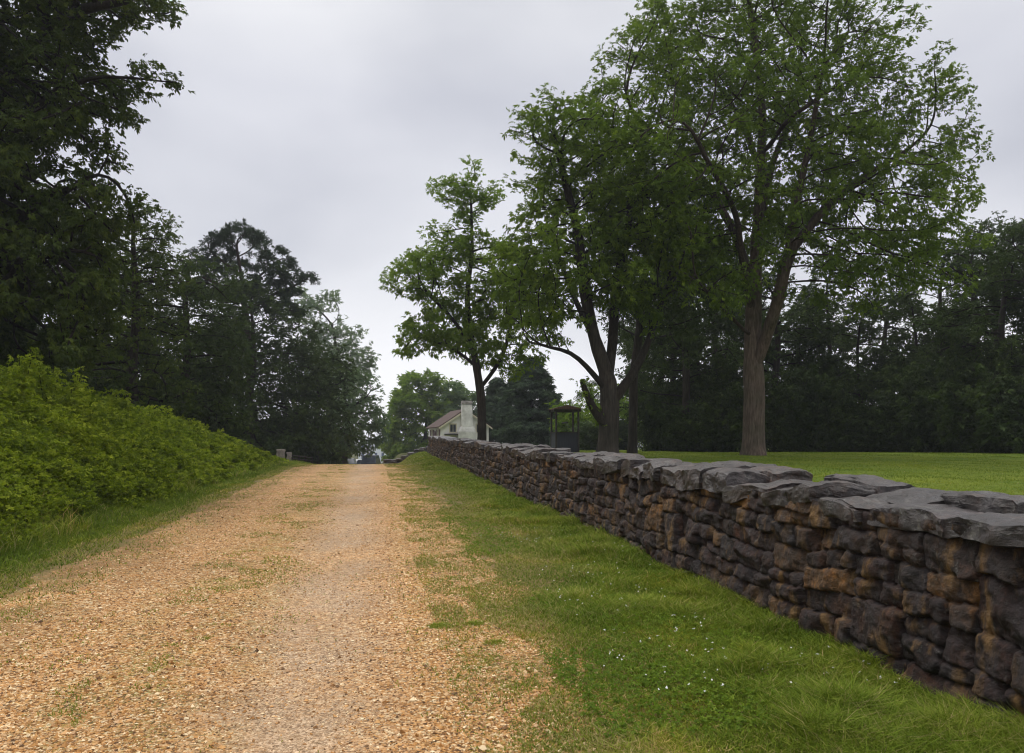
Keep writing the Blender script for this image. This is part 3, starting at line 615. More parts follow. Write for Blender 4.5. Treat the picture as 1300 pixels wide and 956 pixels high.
def left_trees():
    # near large tree overhanging from the left
    D = 23.0; b = onground(-30, D + 2, -.1)
    limbs = [[b, S(-30, 400, D + 2), S(-35, 300, D + 2), S(-30, 150, D + 1), S(-20, 0, D + 1), S(0, -120, D)],
             line((-33, 250, D + 1), (20, 160, D), (80, 110, D - 1), (130, 95, D - 1), (185, 100, D - 1), (225, 106, D - 1)),
             line((80, 110, D - 1), (120, 125, D - 1), (148, 138, D - 1)),
             line((-30, 150, D + 1), (40, 60, D), (100, 10, D - 1), (180, 2, D - 1)),
             line((-35, 320, D + 2), (30, 270, D), (90, 240, D - .5), (125, 215, D - .5), (145, 190, D - .5)),
             line((-33, 360, D), (30, 330, D - 1), (90, 310, D - 1))]
    ell = [E(20, 40, 100, 75, D, 4), E(120, 20, 50, 36, D - 1, 2), E(70, 110, 80, 50, D, 3), E(150, 75, 26, 24, D - 1, 1), E(190, 92, 30, 10, D - 1, .8, 2.5), E(60, 200, 70, 60, D, 3),
           E(20, 300, 90, 90, D, 3.5), E(100, 330, 50, 60, D - .5, 2), E(30, 400, 95, 50, D, 3), E(120, 270, 38, 36, D - .5, 1.6), E(-60, 150, 90, 200, D, 4), E(60, -60, 130, 60, D, 4),
           E(165, 255, 26, 18, D - .5, 1, 1.2), E(175, 300, 18, 14, D - .5, .8), E(95, 165, 35, 26, D, 1.5), E(90, 425, 40, 36, D - 1, 1.8)]
    make_tree('roadside_tree', 'largest dark tree at the far left with a bare twiggy branch reaching over the road', 'tree', b, limbs, ell, 9500, .5,
              M['leafl'], M['barkd'], 13, step=.36, kill=.40, per=13, spread=.42, leaflets=6, L=.16, Wd=.065, rexp=2.2, cs_=.14, rmin=.008)
    sp = [('leaning_tree', 'mid green tree between the overhanging tree and the dark thicket, sky showing through it', 170, 34, [(165, 330, 60, 60), (130, 400, 60, 70), (200, 300, 30, 30), (185, 420, 50, 60), (150, 270, 22, 30), (120, 470, 60, 40), (190, 500, 50, 30)], 3000, 'leafl', 17, 470),
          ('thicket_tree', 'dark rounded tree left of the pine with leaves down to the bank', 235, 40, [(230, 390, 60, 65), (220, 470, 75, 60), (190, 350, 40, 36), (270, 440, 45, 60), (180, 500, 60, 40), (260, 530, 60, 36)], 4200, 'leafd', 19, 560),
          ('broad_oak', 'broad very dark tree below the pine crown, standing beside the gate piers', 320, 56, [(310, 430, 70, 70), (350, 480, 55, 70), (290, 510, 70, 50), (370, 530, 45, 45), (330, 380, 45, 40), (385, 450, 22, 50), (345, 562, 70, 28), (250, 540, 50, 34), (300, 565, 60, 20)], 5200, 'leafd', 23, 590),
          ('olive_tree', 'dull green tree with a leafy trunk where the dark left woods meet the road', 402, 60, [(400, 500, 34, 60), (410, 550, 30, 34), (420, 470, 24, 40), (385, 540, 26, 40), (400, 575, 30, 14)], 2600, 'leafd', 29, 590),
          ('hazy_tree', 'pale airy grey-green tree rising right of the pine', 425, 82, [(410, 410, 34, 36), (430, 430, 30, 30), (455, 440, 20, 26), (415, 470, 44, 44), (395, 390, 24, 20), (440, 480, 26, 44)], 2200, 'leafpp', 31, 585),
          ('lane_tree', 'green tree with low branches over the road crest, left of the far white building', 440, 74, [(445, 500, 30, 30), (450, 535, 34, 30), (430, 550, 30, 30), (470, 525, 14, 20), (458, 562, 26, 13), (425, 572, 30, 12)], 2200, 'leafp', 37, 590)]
    for (nm, lb, bx, D, es, na, lm, sd, by) in sp:
        b = onground(bx, D, -.1); top = min(e[1] - e[3] for e in es); k = D / F
        limbs = [[b, S(bx - 3, (HOR + top) / 2 + 60, D), S(bx + 4, (HOR + top) / 2, D), S(bx - 2, top + 40, D)]]
        ell = [E(x, y, rx, ry, D, max(1.2, rx * k * .9)) for x, y, rx, ry in es]
        sc = max(1, D / 34)
        make_tree(nm, lb, 'tree', b, limbs, ell, na, .26, M[lm], M['barkd'], sd, step=.45 * sc ** .5, kill=.5 * sc ** .5, per=11, spread=.5 * sc ** .5, leaflets=5, L=.17 * sc ** .8, Wd=.075 * sc ** .8, cs_=.16, nclump=int(na / 14))
    # the pine
    D = 58.0; b = onground(318, D, -.1)
    limbs = [[b, S(316, 450, D), S(312, 400, D), S(306, 350, D), S(300, 310, D)], line((310, 370, D), (335, 345, D), (360, 325, D)), line((313, 395, D), (345, 375, D), (385, 358, D)), line((306, 350, D), (280, 330, D), (262, 315, D)), line((312, 385, D), (285, 365, D), (255, 350, D))]
    cl = [(300, 297, 20, 12), (278, 306, 16, 12), (322, 305, 18, 13), (345, 325, 18, 13), (262, 325, 16, 14), (365, 335, 12, 9), (352, 352, 20, 10), (387, 352, 12, 13), (300, 330, 18, 10), (330, 345, 16, 10),
          (275, 345, 20, 10), (250, 345, 16, 12), (320, 370, 26, 12), (365, 372, 22, 8), (285, 370, 22, 10), (345, 388, 24, 8), (375, 390, 12, 7), (250, 370, 18, 14)]
    ell = [E(x, y, rx * .86, ry * .8, D + (i % 3 - 1) * 1.2, rx * .045 + .3) for i, (x, y, rx, ry) in enumerate(cl)]
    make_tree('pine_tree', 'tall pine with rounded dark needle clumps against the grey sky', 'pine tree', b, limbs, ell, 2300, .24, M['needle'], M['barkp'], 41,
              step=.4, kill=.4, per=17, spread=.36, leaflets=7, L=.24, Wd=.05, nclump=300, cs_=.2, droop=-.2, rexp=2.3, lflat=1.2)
left_trees()

def far_trees():
    sp = [('round_tree', 'rounded bright green tree standing left of the white house beyond the low wall', 540, 105, [(535, 510, 34, 34), (515, 545, 26, 30), (550, 545, 34, 34), (560, 500, 24, 24), (530, 575, 36, 16), (510, 515, 14, 20), (545, 482, 14, 12)], 1700, 'leafb', 51),
          ('house_tree', 'small green tree showing just behind the house chimney', 600, 100, [(598, 520, 20, 20), (590, 540, 25, 20), (620, 530, 20, 30), (580, 505, 16, 18)], 800, 'leafp', 53),
          ('orchard_tree', 'low bright green tree between the well house and the many-stemmed tree', 748, 62, [(745, 540, 22, 30), (765, 520, 24, 34), (735, 560, 26, 14), (790, 540, 30, 34), (820, 545, 26, 30)], 1200, 'leafb', 57),
          ('meadow_tree', 'light green tree seen low behind the slim trunk at the left of the dark woods', 825, 70, [(820, 530, 24, 34), (845, 550, 24, 24), (810, 500, 20, 22)], 800, 'leafb', 59)]
    for (nm, lb, bx, D, es, na, lm, sd) in sp:
        b = onground(bx, D, -.1); top = min(e[1] - e[3] for e in es); k = D / F; sc = D / 34
        limbs = [[b, S(bx, 560, D), S(bx + 2, (HOR + top) / 2, D), S(bx - 2, top + 25, D)]]
        ell = [E(x, y, rx, ry, D, max(1.2, rx * k * .9)) for x, y, rx, ry in es]
        make_tree(nm, lb, 'tree', b, limbs, ell, na, .22, M[lm], M['barkd'], sd, step=.6, kill=.6, per=10, spread=.7, leaflets=5, L=.16 * sc, Wd=.075 * sc, cs_=.2)
    # cedars: tiered drooping fronds
    def cedar(nm, lb, px, D, topy, wid, seed, low=0.0):
        r = np.random.default_rng(seed); b = onground(px, D, -.1); H = S(px, topy, D)[2] - b[2]; R = wid / F * D
        t = thing(nm, lb, 'conifer', tuple(b)); tm = MB()
        tm.tube((0, 0, 0), (.1, 0, H * .5), .28, .16, 9); tm.tube((.1, 0, H * .5), (0, 0, H * .99), .16, .02, 7)
        C = []; O = []
        z = .06 * H
        while z < H * .985:
            f = 1 - z / H; rr = R * (f ** .62) * 1.05
            for k in range(int(6 + 6 * f)):
                a = r.uniform(0, 2 * math.pi); ln = rr * r.uniform(.6, 1.12) + .15; d = np.array([math.cos(a), math.sin(a), 0])
                e = np.array([0, 0, z]) + d * ln + np.array([0, 0, .12 * ln - .06 * ln * ln]); tm.tube((0, 0, z), e, .035, .008, 4)
                m_ = int(5 + ln * 8); tt = r.uniform(.15, 1, m_) ** .7; side = np.cross(d, [0, 0, 1])
                P = np.array([0, 0, z]) + d * (ln * tt)[:, None] + side * (r.normal(0, .16, m_) * ln * .8)[:, None]
                P[:, 2] += .12 * ln * tt - .06 * (ln * tt) ** 2 + r.normal(0, .12, m_); C.append(P); O.append(np.repeat(d[None], m_, 0))
            z += r.uniform(.2, .6) * (.5 + f)
        tm.build('trunk', M['barkd'], t)
        V, rn = sprays(np.concatenate(C), 5, .2, 6, .36, .09, np.concatenate(O) * 2, .25, r, .2)
        leaves_obj('crown', V, rn, M['cedar'], t)
    cedar('cedar_tree', 'large blue-green cedar with tiered drooping branches behind the wall, left of the well house', 674, 72, 455, 52, 61)
    cedar('cedar_tree', 'smaller darker cedar partly hidden by the slim tree trunk beside the white house', 634, 80, 480, 32, 63)
    cedar('cedar_tree', 'low wide cedar filling the gap below the large cedar and the well house', 700, 92, 500, 30, 65)
far_trees()

def woods():
    """dark wood at the back of the lawn: four grown kinds, copied"""
    kinds = []
    for k in range(4):
        r = np.random.default_rng(100 + k); H = [15, 13, 16.5, 12][k]; b = np.zeros(3)
        limbs = [[b, np.array([.15, .1, H * .3]), np.array([-.1, .2, H * .55]), np.array([.1, 0, H * .8])]]
        ell = []
        for j in range(13):
            a = r.uniform(0, 6.28); z = H * (r.uniform(.3, .9)); rr = 3.2 * math.sin(min(1, (z / H - .12) * 1.35) * math.pi) ** .6
            ell.append((np.array([math.cos(a) * rr * .7, math.sin(a) * rr * .7, z]), (r.uniform(1.2, 2.2), r.uniform(1.2, 2.2), r.uniform(.8, 1.5))))
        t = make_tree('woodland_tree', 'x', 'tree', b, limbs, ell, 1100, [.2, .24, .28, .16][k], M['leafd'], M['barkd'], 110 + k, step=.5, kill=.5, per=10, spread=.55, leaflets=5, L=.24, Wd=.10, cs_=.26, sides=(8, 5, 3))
        kinds.append(t)
    def place(k, px, D, s, rz, label, first):
        src = kinds[k]; b = onground(px, D, -.1)
        if first: t = src
        else:
            t = src.copy(); COL.objects.link(t)
            for c in list(src.children):
                d = c.copy(); COL.objects.link(d); d.parent = t
        t.location = tuple(b); t.rotation_euler = (0, 0, rz); t.scale = (s, s, s); t['label'] = label; t['group'] = 'dark trees of the wood behind the bank' if 'bank' in label else 'far skyline trees' if 'skyline' in label else 'dark trees of the wood beyond the lawn'
    used = set(); r = random.Random(5)
    spots = [(852, 53, 2, .70), (888, 50, 3, .8), (922, 51, 1, .7), (838, 58, 0, .98), (868, 47, 1, 1.0), (905, 55, 2, .98), (935, 60, 0, .95), (985, 48, 1, .95), (1015, 60, 3, 1.1), (1050, 50, 0, .82), (1090, 47, 3, .85), (1125, 55, 1, .95), (1160, 47, 3, .95),
             (1195, 44, 0, .80), (1235, 41, 2, .72), (1275, 38, 1, .82), (1310, 36, 0, .72), (1345, 40, 2, .75), (1260, 52, 2, 1.0), (1395, 38, 3, 1.0), (1450, 42, 0, 1)]
    words_ = ['first', 'second', 'third', 'fourth', 'fifth', 'sixth', 'seventh', 'eighth', 'ninth', 'tenth', 'eleventh', 'twelfth', 'thirteenth', 'fourteenth', 'fifteenth', 'sixteenth', 'seventeenth', 'eighteenth', 'nineteenth', 'twentieth', 'twenty-first']
    spots.sort()
    for i, (px, D, k, s) in enumerate(spots):
        first = k not in used; used.add(k)
        lb = f'dark slender woodland tree beyond the lawn, {words_[i]} from the left of the wood' if i else 'dark slender woodland tree beyond the lawn, leftmost of the wood'
        place(k, px, D, s, r.uniform(0, 6.28), lb, first)
    fsp = [(572, 118, 0, .62), (655, 112, 2, .55), (690, 108, 1, .58), (722, 104, 3, .62), (752, 98, 0, .6), (790, 92, 1, .66), (515, 150, 2, .8)]
    fsp.sort()
    for i, (px, D, k, s) in enumerate(fsp):
        place(k, px, D, s, r.uniform(0, 6.28), f'small far tree low on the skyline behind the house and cedars, {words_[i]} from left', False)
    lsp = [(-20, 46, 2, 1.0), (40, 50, 0, 1.05), (90, 56, 1, 1.05), (135, 52, 2, .82), (185, 58, 0, .85), (225, 64, 3, 1.1), (265, 66, 1, .95), (305, 72, 2, .85), (-70, 38, 1, 1), (-150, 34, 2, 1)]
    lsp.sort()
    for i, (px, D, k, s) in enumerate(lsp):
        place(k, px, D, s, r.uniform(0, 6.28), f'dark woodland tree behind the left bank, {words_[i]} from left', False)
    # undergrowth bushes at the foot of the wood
    protos = []
    for k in range(2):
        rr = np.random.default_rng(200 + k); t = thing('woodland_bush', 'x', 'bush', (0, 0, 0)); C = []
        tm = MB()
        for j in range(26):
            a = rr.uniform(0, 6.28); e = np.array([math.cos(a) * rr.uniform(.3, 1.7), math.sin(a) * rr.uniform(.3, 1.7), rr.uniform(.8, 3.0)]); tm.tube((e[0] * .15, e[1] * .15, 0), e, .03, .008, 4)
            C.append(e * rr.uniform(.35, 1.0, (26, 1)) + rr.normal(0, .32, (26, 3)))
        tm.build('stem', M['barkd'], t); V, rn = sprays(np.concatenate(C), 7, .35, 5, .2, .09, None, .2, rr); V[:, 2] = np.maximum(V[:, 2], 0); leaves_obj('foliage', V, rn, M['leafd'], t); protos.append(t)
    bs = [(845, 50), (875, 47), (905, 49), (932, 46), (985, 46), (1012, 48), (1040, 46), (1068, 45), (1096, 45), (1124, 44), (1152, 43), (1180, 42), (1208, 41), (1238, 39), (1268, 37), (1300, 36), (1335, 36)]
    bs += [(735, 60), (752, 57), (768, 66), (700, 95), (672, 97), (650, 94), (722, 90), (585, 112), (560, 115), (790, 62)]
    bs += [(-30, 24), (15, 30), (60, 34), (110, 33), (160, 36), (205, 38), (250, 42), (290, 57), (322, 62), (345, 66), (372, 62), (398, 68), (420, 78)]
    gaps = ['just right of the well house', 'under the dead stub of the many-stemmed tree', 'behind the trunk base of the many-stemmed tree', 'left of the well house under the wide cedar', 'below the large cedar, right of its trunk', 'below the large cedar, left of its trunk', 'straight behind the well house', 'right behind the cottage roof', 'left behind the cottage roof', 'between the many-stemmed trunk and the slim trunk']
    for i, (px, D) in enumerate(bs):
        src = protos[i % 2]; 
        if i < 2: t = src
        else:
            t = src.copy(); COL.objects.link(t)
            for c in list(src.children): d = c.copy(); COL.objects.link(d); d.parent = t
        if 17 <= i < 27:
            for d in t.children:
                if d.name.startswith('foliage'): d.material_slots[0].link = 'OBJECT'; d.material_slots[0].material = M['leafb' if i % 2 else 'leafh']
        b = onground(px, D, -.05); s = r.uniform(.75, 1.2); t.location = tuple(b); t.rotation_euler = (0, 0, r.uniform(0, 6)); t.scale = (s * 1.15, s * 1.15, s * r.uniform(1.0, 1.6)) if i < 17 else (s, s, s * r.uniform(.8, 1.3))
        if i < 17: t['label'] = f'dark leafy bush at the wood edge beyond the lawn, {words_[i]} from left'; t['group'] = 'bushes along the wood edge'
        elif i >= 27: t['label'] = f'dark leafy bush behind the left bank, {words_[i - 27]} from left'; t['group'] = 'bushes behind the bank'
        else: t['label'] = 'low bush in the gap ' + gaps[i - 17]; t['group'] = 'bushes around the well house and cottage'
woods()

# ------------------------------------------------------------------ bank undergrowth
def bank():
    r = rng; n = 52000; v = sample_v(n, 7, 54, 1.25); f = r.random(n); u = -4.75 - f * 6.2
    e = -4.75 - .35 * fbm(v * .5, v * 0, s=81, o=3) * 2; k = u < e; u, v = u[k], v[k]; n = len(u)
    mound = .55 + .75 * fbm(u * .6, v * .6, s=82, o=4) + .30 * vnoise(u * 1.9, v * 1.9, s=83)
    fall = sstep(-4.5, -6.0, u) * (1 - sstep(36, 48, v) * .85)
    H = np.clip(mound, .1, 1.4) * (.2 + .8 * fall) * .95
    z = gz(u, v, False) + H * (1 - .45 * r.random(n) ** 2)
    k = (rng.random(n) < .55) & ~((v > 46) & (u > -7.4)); C = np.stack([u, v, z], -1)[k]
    # low bushes heaped over the slope
    nb = 1250; bv = sample_v(nb, 7, 50, 1.15); bu = -5.0 - 6.0 * r.random(nb); kk = ~((bv > 44) & (bu > -7.6)); bu, bv = bu[kk], bv[kk]; nb = len(bu)
    sc_ = (1 - .72 * sstep(34, 50, bv)) * (.55 + .45 * sstep(-4.9, -6.0, bu)); br = r.uniform(.28, .62, nb) * sc_; bh = r.uniform(.45, 1.0, nb) * sc_ * (1 + .5 * (r.random(nb) < .1)); bt = r.normal(0, .16, nb)
    m_ = 48; d = unit(r.normal(size=(nb, m_, 3))); d[..., 2] = np.abs(d[..., 2]); rad_ = r.uniform(.55, 1.0, (nb, m_, 1)) ** .6
    Cb = np.stack([bu, bv, gz(bu, bv, False) + bh * .15], -1)[:, None] + d * rad_ * np.stack([br, br, bh * .85], -1)[:, None]
    btint = np.concatenate([np.zeros(len(C)), np.repeat(bt, m_)]); C = np.concatenate([C, Cb.reshape(-1, 3)])
    V, rn = sprays(C, 4, .14, 4, .062, .036, None, .0, r, .7); rn = (rn - .45) * 1.6 + .40; sel = np.repeat(r.random(len(C) * 4) < .06, 4); rn = np.where(sel, rn + .5, rn)
    d = np.repeat(np.linalg.norm(C[:, :2], axis=1), 16); V4 = V.reshape(-1, 4, 3); c4 = V4[:, :1]; V = (c4 + (V4 - c4) * (1 + np.clip(d - 12, 0, 40) / 24)[:, None, None]).reshape(-1, 3)
    tint = np.repeat(.22 * vnoise(C[:, 0] * 1.1, C[:, 1] * 1.1, s=84) + btint, 16); rn = np.clip(rn + tint, 0, 1)
    tag(leaves_obj('bank_undergrowth', V, rn, M['bramble']), kind='stuff')
    # taller grass and dead stalks standing through it
    n = 26000; v2 = sample_v(n, 7, 53, 1.1); u2 = -4.6 - 6 * r.random(n) ** 1.3; kz = (vnoise(u2 * .8, v2 * .8, s=88) + sstep(30, 44, v2) * .9) > .15; u2, v2 = u2[kz], v2[kz]; n = len(u2)
    tag(blades('tall_grass', u2, v2, r.uniform(.35, .95, n) * (.45 + .55 * sstep(-4.6, -6, u2)) * (1 - .45 * sstep(36, 48, v2)), .006 * (1 + v2 / 10), M['grass'], np.clip(r.normal(.6, .25, n), 0, 1), .35), kind='stuff')
    # saplings and shoots standing out of the undergrowth along its top
    px = [(22, 466, 16.0), (60, 470, 17.5), (95, 480, 18.5), (150, 500, 22.5), (196, 519, 26), (245, 536, 31), (262, 545, 34)]
    lab = ['leafy sapling shoot at the far left on top of the bank', 'leafy sapling shoot on the bank top below the overhanging tree', 'pointed leafy shoot standing highest on the bank just left of the dark thicket', 'leafy shoot halfway along the bank top', 'leafy shoot on the bank top below the dark thicket tree', 'low leafy shoot near the lower end of the bank', 'last leafy shoot before the bank runs down to the gate piers']
    for (x, y, D), lb in zip(px, lab):
        p = S(x, y, D); g = gz1(p[0], p[1]); top = max(p[2] + .12 - g, .7); t = thing('sapling', lb, 'sapling', (p[0], p[1], g), 0, 'saplings on the bank top'); tm = MB(); C = []; O = []
        for j in range(5):
            a = r.uniform(0, 6.28); q = np.array([math.cos(a) * r.uniform(.05, .35), math.sin(a) * r.uniform(.05, .35), top * r.uniform(.75, 1.05)]); tm.tube((0, 0, 0), q, .012, .004, 5)
            tt = r.uniform(.35, 1, (26, 1)); C.append(q * tt + r.normal(0, .05, (26, 3))); 
        tm.build('stem', M['barkd'], t); C = np.concatenate(C); V, rn = sprays(C, 2, .12, 5, .10, .045, None, .2, r, .6); leaves_obj('foliage', V, np.clip(rn + .2, 0, 1), M['bramble'], t)
bank()

# ------------------------------------------------------------------ the dry stone wall
WU = 3.5; WT = 4.4; WH = 1.05
def stone_face(vs, zs, side, seed, amp=1.0):
    """rough stonework: height field of packed stones, side -1 faces the road"""
    r = np.random.default_rng(seed); rects = []
    def split(v0, v1, z0, z1):
        w, h = v1 - v0, z1 - z0; tw = r.uniform(.26, .88); th = r.uniform(.20, .44)
        if w > max(3.0, 0): c = v0 + w * r.uniform(.4, .6); split(v0, c, z0, z1); split(c, v1, z0, z1)
        elif h > th and (h > w * .55 or w < tw or r.random() < .45) and h > .16: c = z0 + h * r.uniform(.3, .7); split(v0, v1, z0, c); split(v0, v1, c, z1)
        elif w > tw and w > .16: c = v0 + w * r.uniform(.3, .7); split(v0, c, z0, z1); split(c, v1, z0, z1)
        else: rects.append((v0, v1, z0, z1))
    split(vs[0] - .5, vs[-1] + .5, -.2, WH + .16)
    rc = np.array(rects); ns = len(rc); prot = r.normal(0, .012, ns); tx = r.normal(0, .09, ns); tz = r.normal(0, .08, ns); col = r.random(ns); crn = r.uniform(.012, .055, ns)
    G, Zz = np.meshgrid(vs, zs); gv, gzz = G.ravel(), Zz.ravel()
    wv = gv + .055 * vnoise(gv * 2.2, gzz * 2.2, s=seed) + .020 * vnoise(gv * 6, gzz * 6, s=seed + 1) + .010 * vnoise(gv * 19, gzz * 19, s=seed + 4); wz = gzz + .070 * vnoise(gv * 1.5, gzz * 1.5, s=seed + 2) + .018 * vnoise(gv * 6, gzz * 6, s=seed + 3) + .009 * vnoise(gv * 19, gzz * 19, s=seed + 6)
    e = np.zeros(len(gv)); idx = np.zeros(len(gv), int); o = np.argsort(wv); sv = wv[o]; wz = np.clip(wz, -.199, WH + .159)
    for k, (v0, v1, z0, z1) in enumerate(rects):
        q = o[np.searchsorted(sv, v0):np.searchsorted(sv, v1)]; q = q[(wz[q] >= z0) & (wz[q] < z1)]
        if not len(q): continue
        R_ = min(crn[k], (v1 - v0) * .35, (z1 - z0) * .35); dx = np.minimum(wv[q] - v0, v1 - wv[q]); dz = np.minimum(wz[q] - z0, z1 - wz[q])
        ee = np.minimum(dx, dz); m_ = (dx < R_) & (dz < R_); ee[m_] = R_ - np.hypot(R_ - dx[m_], R_ - dz[m_]); e[q] = np.maximum(ee, 0); idx[q] = k
    Sd = np.stack([(rc[:, 0] + rc[:, 1]) / 2, (rc[:, 2] + rc[:, 3]) / 2, rc[:, 3] - rc[:, 2]], 1)
    lx = wv - Sd[idx, 0]; lz = wz - Sd[idx, 1]
    fa = r.uniform(0, 6.28, (ns, 6)); fd = r.uniform(-.02, .11, (ns, 6)); fs = r.uniform(.10, .55, (ns, 6)); cut = np.zeros(len(gv))
    for j in range(6): cut = np.minimum(cut, -fs[idx, j] * (lx * np.cos(fa[idx, j]) + lz * np.sin(fa[idx, j]) - fd[idx, j]))
    h = .050 * (1 - np.exp(-e / .0045)) + prot[idx] + tx[idx] * lx + tz[idx] * lz + np.maximum(cut, -.04) + .004 * np.sqrt(np.clip(e, 0, .05) / .05)
    fac = fbm(gv * 7, gzz * 7, Sd[idx, 2] * 40 + idx * 3.7, 4, seed + 5)
    h = h + .018 * fac + .016 * fbm(gv * 24, gzz * 24, None, 3, seed + 9) + .020 * np.abs(fbm(gv * 10, gzz * 8, None, 3, seed + 19))
    h = h * amp - .045 + .05 * (1 - gzz / WH) * 1.2
    base = WU if side < 0 else WT
    U = base + side * h
    nv, nz = len(vs), len(zs); P = np.stack([U, gv, gzz + ip(gv, ZW)], -1)
    i = np.arange(nz - 1)[:, None] * nv + np.arange(nv - 1)[None]; q = np.stack([i, i + nv, i + nv + 1, i + 1] if side < 0 else [i, i + 1, i + nv + 1, i + nv], -1).reshape(-1, 4)
    return P, q, col[idx]
def wall():
    t = thing('stone_wall', 'long dry stone wall of dark and ochre stones with flat slabs on top beside the road', 'wall', (0, 0, 0))
    vs = [.3]
    while vs[-1] < 52: vs.append(vs[-1] + max(.011, .0026 * vs[-1]))
    P, q, c = stone_face(np.array(vs), np.arange(-.12, WH + .06, .0125), -1, 7)
    P2, q2, c2 = stone_face(np.arange(.3, 52, .06), np.arange(-.12, WH + .06, .04), 1, 17)
    mesh_np('road_face', P, [q], M['stone'], t, attrs={'rnd': ('POINT', c)}, smooth=True)
    mesh_np('lawn_face', P2, [q2], M['stone'], t, attrs={'rnd': ('POINT', c2)}, smooth=True)
    r = np.random.default_rng(77); V = []
    vv = np.arange(.25, 52.1, 1.0); vv[-1] = 52.05; cb = MB()
    for a, b in zip(vv[:-1], vv[1:]):
        za, zb = float(ip(a, ZW)), float(ip(b, ZW)); x0, x1 = WU + .06, WT - .06; h = WH - .02
        cb.add([(x0, a, za - .2), (x1, a, za - .2), (x1, b, zb - .2), (x0, b, zb - .2), (x0, a, za + h), (x1, a, za + h), (x1, b, zb + h), (x0, b, zb + h)], [(3, 2, 1, 0), (4, 5, 6, 7), (0, 1, 5, 4), (1, 2, 6, 5), (2, 3, 7, 6), (3, 0, 4, 7)])
    cb.build('rubble_core', M['stone'], t)
    # capstones: rough angular slabs
    nsub = 16; g = np.linspace(-1, 1, nsub + 1)
    def cube():
        V = []; Fq = []; key = {}
        for ax in range(3):
            for sg in (-1, 1):
                ids = np.zeros((nsub + 1, nsub + 1), int)
                for i, a in enumerate(g):
                    for j, b in enumerate(g):
                        p = [0, 0, 0]; p[ax] = sg; p[(ax + 1) % 3] = a; p[(ax + 2) % 3] = b; kk = tuple(round(x, 4) for x in p)
                        if kk not in key: key[kk] = len(V); V.append(p)
                        ids[i, j] = key[kk]
                for i in range(nsub):
                    for j in range(nsub):
                        f = (ids[i, j], ids[i + 1, j], ids[i + 1, j + 1], ids[i, j + 1]); Fq.append(f if sg > 0 else f[::-1])
        return np.array(V, float), np.array(Fq)
    CV, CF = cube()
    def cap(v0, v1, u0, u1, z0, h, sd):
        rr = np.random.default_rng(sd); p = CV.copy()
        p[:, 2] = np.sign(p[:, 2]) * np.abs(p[:, 2]) ** .8
        sq = np.abs(p[:, :2]).max(1); p[:, 2] *= 1 - .10 * np.clip((np.hypot(p[:, 0], p[:, 1]) - .82) / .6, 0, 1)      # broken edges
        co = rr.uniform(-.11, .11, (4, 2)); ct = rr.uniform(-.16, .14, 4)
        wx, wy = (p[:, 0] + 1) / 2, (p[:, 1] + 1) / 2; w = np.stack([(1 - wx) * (1 - wy), wx * (1 - wy), wx * wy, (1 - wx) * wy], 1)
        q = p.copy(); q[:, 0] += w @ co[:, 0]; q[:, 1] += w @ co[:, 1]; q[:, 2] += (w @ ct) * (p[:, 2] > 0)
        X = q[:, 0] * (u1 - u0) / 2; Y = q[:, 1] * (v1 - v0) / 2; Z = q[:, 2] * h / 2
        nx = fbm(X * 4 + sd, Y * 4, Z * 4, 4, sd); ny = fbm(X * 5, Y * 5 + sd, Z * 9, 4, sd + 3); nz = fbm(X * 3.2, Y * 3.2, Z * 2 + sd, 3, sd + 6)
        top = p[:, 2] > .5; Z = Z + .050 * nz + .022 * fbm(X * 9 + sd, Y * 9, Z * 9, 3, sd + 21) - .02 * (p[:, 0] ** 4 + p[:, 1] ** 4) * top + .008 * np.floor(fbm(X * 1.6, Y * 1.6, Z * 0, 2, sd + 8) * 5) * top
        fr = fbm(X * 6, Y * 6, Z * 5 + sd, 4, sd + 11); X = X + .05 * nx + .06 * fr * np.sign(p[:, 0]) * (np.abs(p[:, 0]) > .8); Y = Y + .05 * ny + .02 * fr
        tx, ty = rr.normal(0, .05), rr.normal(0, .05) ; Z = Z + X * tx + Y * ty
        c = np.array([(u0 + u1) / 2, (v0 + v1) / 2, z0 + h / 2 + float(ip((v0 + v1) / 2, ZW))]); Y2 = Y
        o = mesh_np('capstone', np.stack([X, Y2, Z], -1), [CF], M['cap'], t, smooth=False); o.location = tuple(c); return o
    v = .2; k = 0; rest = []
    while v < 51.9:
        L = r.uniform(.7, 1.3) if v > 25 else r.uniform(.42, .92); b = min(v + L, 52.1); h = r.choice([.16, .19, .21, .24]) * r.uniform(.9, 1.1); z0 = WH - .035 + r.uniform(-.02, .02)
        if r.random() < (.38 if v < 25 else .95): cap(v + .012, b - .012, WU - .02 + r.normal(0, .02), WT - .03 + r.normal(0, .05), z0, h, 300 + k); k += 1
        else:
            m_ = r.uniform(3.8, 4.1); cap(v + .012, b - .012, WU - .02 + r.normal(0, .02), m_ + .03, z0, h, 300 + k); k += 1
            cap(v - .05 + r.normal(0, .04), b + .05, m_ - .02, WT - .03, z0, r.uniform(.15, .26), 300 + k); k += 1
        v = b
    print('CAPS', k)
    # low wall beyond the end, crossing to the road
    t2 = thing('low_wall', 'low tumbled stone wall running from the end of the long wall towards the road crest', 'wall', (0, 0, 0))
    mbv = []; us_ = np.arange(.7, 4.6, .05); zs = np.arange(-.1, .42, .04); G, Z = np.meshgrid(us_, zs)
    r2 = np.random.default_rng(9); bm = []
    x = .8; 
    caps = 0
